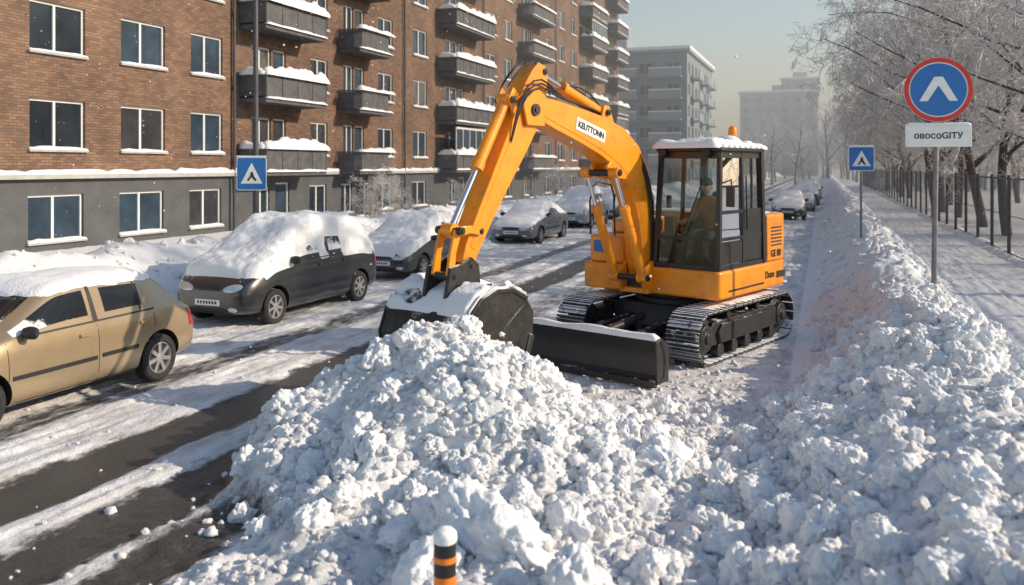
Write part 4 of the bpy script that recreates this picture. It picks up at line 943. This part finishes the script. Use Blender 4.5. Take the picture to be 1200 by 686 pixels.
# ---------------------------------------------------------------- trees
def tree_mesh(seed,H=10.5,lean=(-.14,0),dens=1.0,haze=False):
    rd=random.Random(seed);mb=MB()
    def branch(p,d,L,r,lev):
        n={0:9,1:6,2:4,3:3,4:2}[lev];pts=[p.copy()];rad=[r];dd=d.copy()
        for i in range(n):
            w={0:.06,1:.14,2:.2,3:.25,4:.25}[lev]
            dd=(dd+Vector((rd.gauss(0,w),rd.gauss(0,w),rd.gauss(0,w)))+(Vector((0,0,.04)) if lev<2 else Vector((0,0,-.09)))).normalized()
            p=p+dd*(L/n);pts.append(p.copy());rad.append(r*(1-.8*(i+1)/n)+.004)
        mb.tube(pts,rad,{0:9,1:6,2:4,3:3,4:3}[lev],0 if lev<2 else 1)
        if lev==4: return
        cnt={0:16,1:10,2:9,3:6}[lev];cnt=int(cnt*dens) or 1
        for c in range(cnt):
            f=(.22 if lev==0 else .15)+(.8 if lev==0 else .85)*(c+rd.random()*.8)/cnt;f=min(f,.99)
            k=f*n;i=int(k);q=pts[i].lerp(pts[min(i+1,n)],k-i);t=(pts[min(i+1,n)]-pts[i]).normalized()
            a=rd.random()*6.28;per_=t.cross(Vector((math.cos(a),math.sin(a),.3))).normalized()
            sp={0:.9,1:.75,2:.8,3:.8}[lev];nd_=(t*(1-sp*.55)+per_*sp+Vector((lean[0],lean[1],.12 if lev==0 else 0))).normalized()
            branch(q,nd_,L*{0:.56,1:.5,2:.42,3:.48}[lev]*(1.15-f*.55)*rd.uniform(.7,1.2),max(.008,r*(1-.75*f)*.5),lev+1)
    branch(Vector((0,0,-.3)),Vector((lean[0]*.8,lean[1],1)).normalized(),H,.17,0)
    me=bpy.data.meshes.new('tree');me.from_pydata(mb.v,[],mb.f);me.polygons.foreach_set('material_index',mb.m);me.shade_smooth()
    me.materials.append(M_barkH if haze else M_bark);me.materials.append(M_twigH if haze else M_twig);return me
M_bark=mk('frosted_bark',(.075,.055,.045),.9,var=.4,ns=6,snow=.46,ss=4);M_twig=mk('frosted_twig',(.52,.49,.47),.9,var=.45,ns=1.2,snow=.7,ss=3)
M_barkH=mk('haze_tinted_bark',(.25,.25,.26),.9,var=.2);M_twigH=mk('haze_tinted_twig',(.60,.62,.64),.95,var=.2,ns=.4)  # paler bark and twig for far trees, with air haze put into the colour
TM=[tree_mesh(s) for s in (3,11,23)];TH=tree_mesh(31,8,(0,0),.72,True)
rt=random.Random(5)
for i in range(18):
    y=20+i*5.4+rt.uniform(-1,1);x=6.5+rt.uniform(-.5,1.4)
    o=link(bpy.data.objects.new('frosted_tree',TM[i%3]));o.location=(x,y,.1);o.rotation_euler=(0,0,rt.uniform(-.5,.5));s=rt.uniform(.95,1.2);o.scale=(s,s,s)
for i in range(7):
    y=34+i*12+rt.uniform(-2,2);x=12.5+rt.uniform(-1,3)
    o=link(bpy.data.objects.new('frosted_tree',TM[(i+1)%3]));o.location=(x,y,.1);o.rotation_euler=(0,0,rt.uniform(-3,3));s=rt.uniform(.8,1.1);o.scale=(s,s,s)
pts=[];sz=[]
for i in range(95):
    y=rt.uniform(125,240);x=rt.uniform(-14,50)
    if x<-9 and y<142: continue
    pts.append((x,y,.1));sz.append(rt.uniform(.9,1.6))
for i in range(34): pts.append((rt.uniform(8,36),rt.uniform(95,125),.1));sz.append(rt.uniform(.8,1.3))
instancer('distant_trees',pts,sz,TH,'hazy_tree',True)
for i in range(6):
    o=link(bpy.data.objects.new('frosted_shrub',TM[i%3]));o.location=(-15.5+rt.uniform(-.7,.7),27+i*11,0);s=rt.uniform(.16,.24);o.scale=(s*1.3,s*1.3,s);o.rotation_euler=(0,0,i)
q=MB()
for i in range(2400):
    x=rt.uniform(-22,12);y=rt.uniform(7,34);z=rt.uniform(.8,10);r=rt.uniform(.006,.016)
    q.add([(x+r,y,z),(x,y+r,z),(x-r,y,z),(x,y-r,z),(x,y,z+r),(x,y,z-r)],[(0,1,4),(1,2,4),(2,3,4),(3,0,4),(1,0,5),(2,1,5),(3,2,5),(0,3,5)])
q.obj('falling_snowflakes',M_snowf,None,smooth=180)

# winter haze: a real homogeneous fog bank down the street
hm=bpy.data.materials.new('haze');hm.use_nodes=True;nt=hm.node_tree;nt.nodes.remove(nt.nodes['Principled BSDF'])
vs_=nd(nt,'ShaderNodeVolumeScatter');vs_.inputs['Color'].default_value=(.93,.98,1,1);vs_.inputs['Density'].default_value=.0045;vs_.inputs['Anisotropy'].default_value=.15
nt.links.new(vs_.outputs[0],nt.nodes['Material Output'].inputs['Volume'])
q=MB();q.box(-150,150,36,420,-2,32);q.obj('winter_haze',hm)

# ---------------------------------------------------------------- light, sky, camera
el=R(26);az=R(76)
S_=Vector((math.sin(az)*math.cos(el),math.cos(az)*math.cos(el),math.sin(el)))
sd=bpy.data.lights.new('sun','SUN');sd.energy=4.9;sd.angle=R(.6);sd.color=(1,.83,.63);so=link(bpy.data.objects.new('sun',sd));so.rotation_euler=S_.to_track_quat('Z','Y').to_euler()
w=bpy.data.worlds.new('World');scene.world=w;w.use_nodes=True;nt=w.node_tree;bg=nt.nodes['Background'];sk_=nt.nodes.new('ShaderNodeTexSky');sk_.sky_type='NISHITA';sk_.sun_disc=False;sk_.sun_elevation=el;sk_.sun_rotation=az;sk_.air_density=1.4;sk_.dust_density=.8;sk_.ozone_density=1.8
nt.links.new(sk_.outputs[0],bg.inputs[0]);bg.inputs[1].default_value=.15
cd=bpy.data.cameras.new('camera');cam=link(bpy.data.objects.new('camera',cd));cam.location=(0,0,2.8);cam.rotation_euler=(R(90),0,R(20.05));cd.lens=30;cd.sensor_width=36;cd.shift_y=-(343-195)/1200
cd.clip_start=.1;cd.clip_end=2000;cd.dof.use_dof=True;cd.dof.focus_distance=11.5;cd.dof.aperture_fstop=1.6
scene.camera=cam
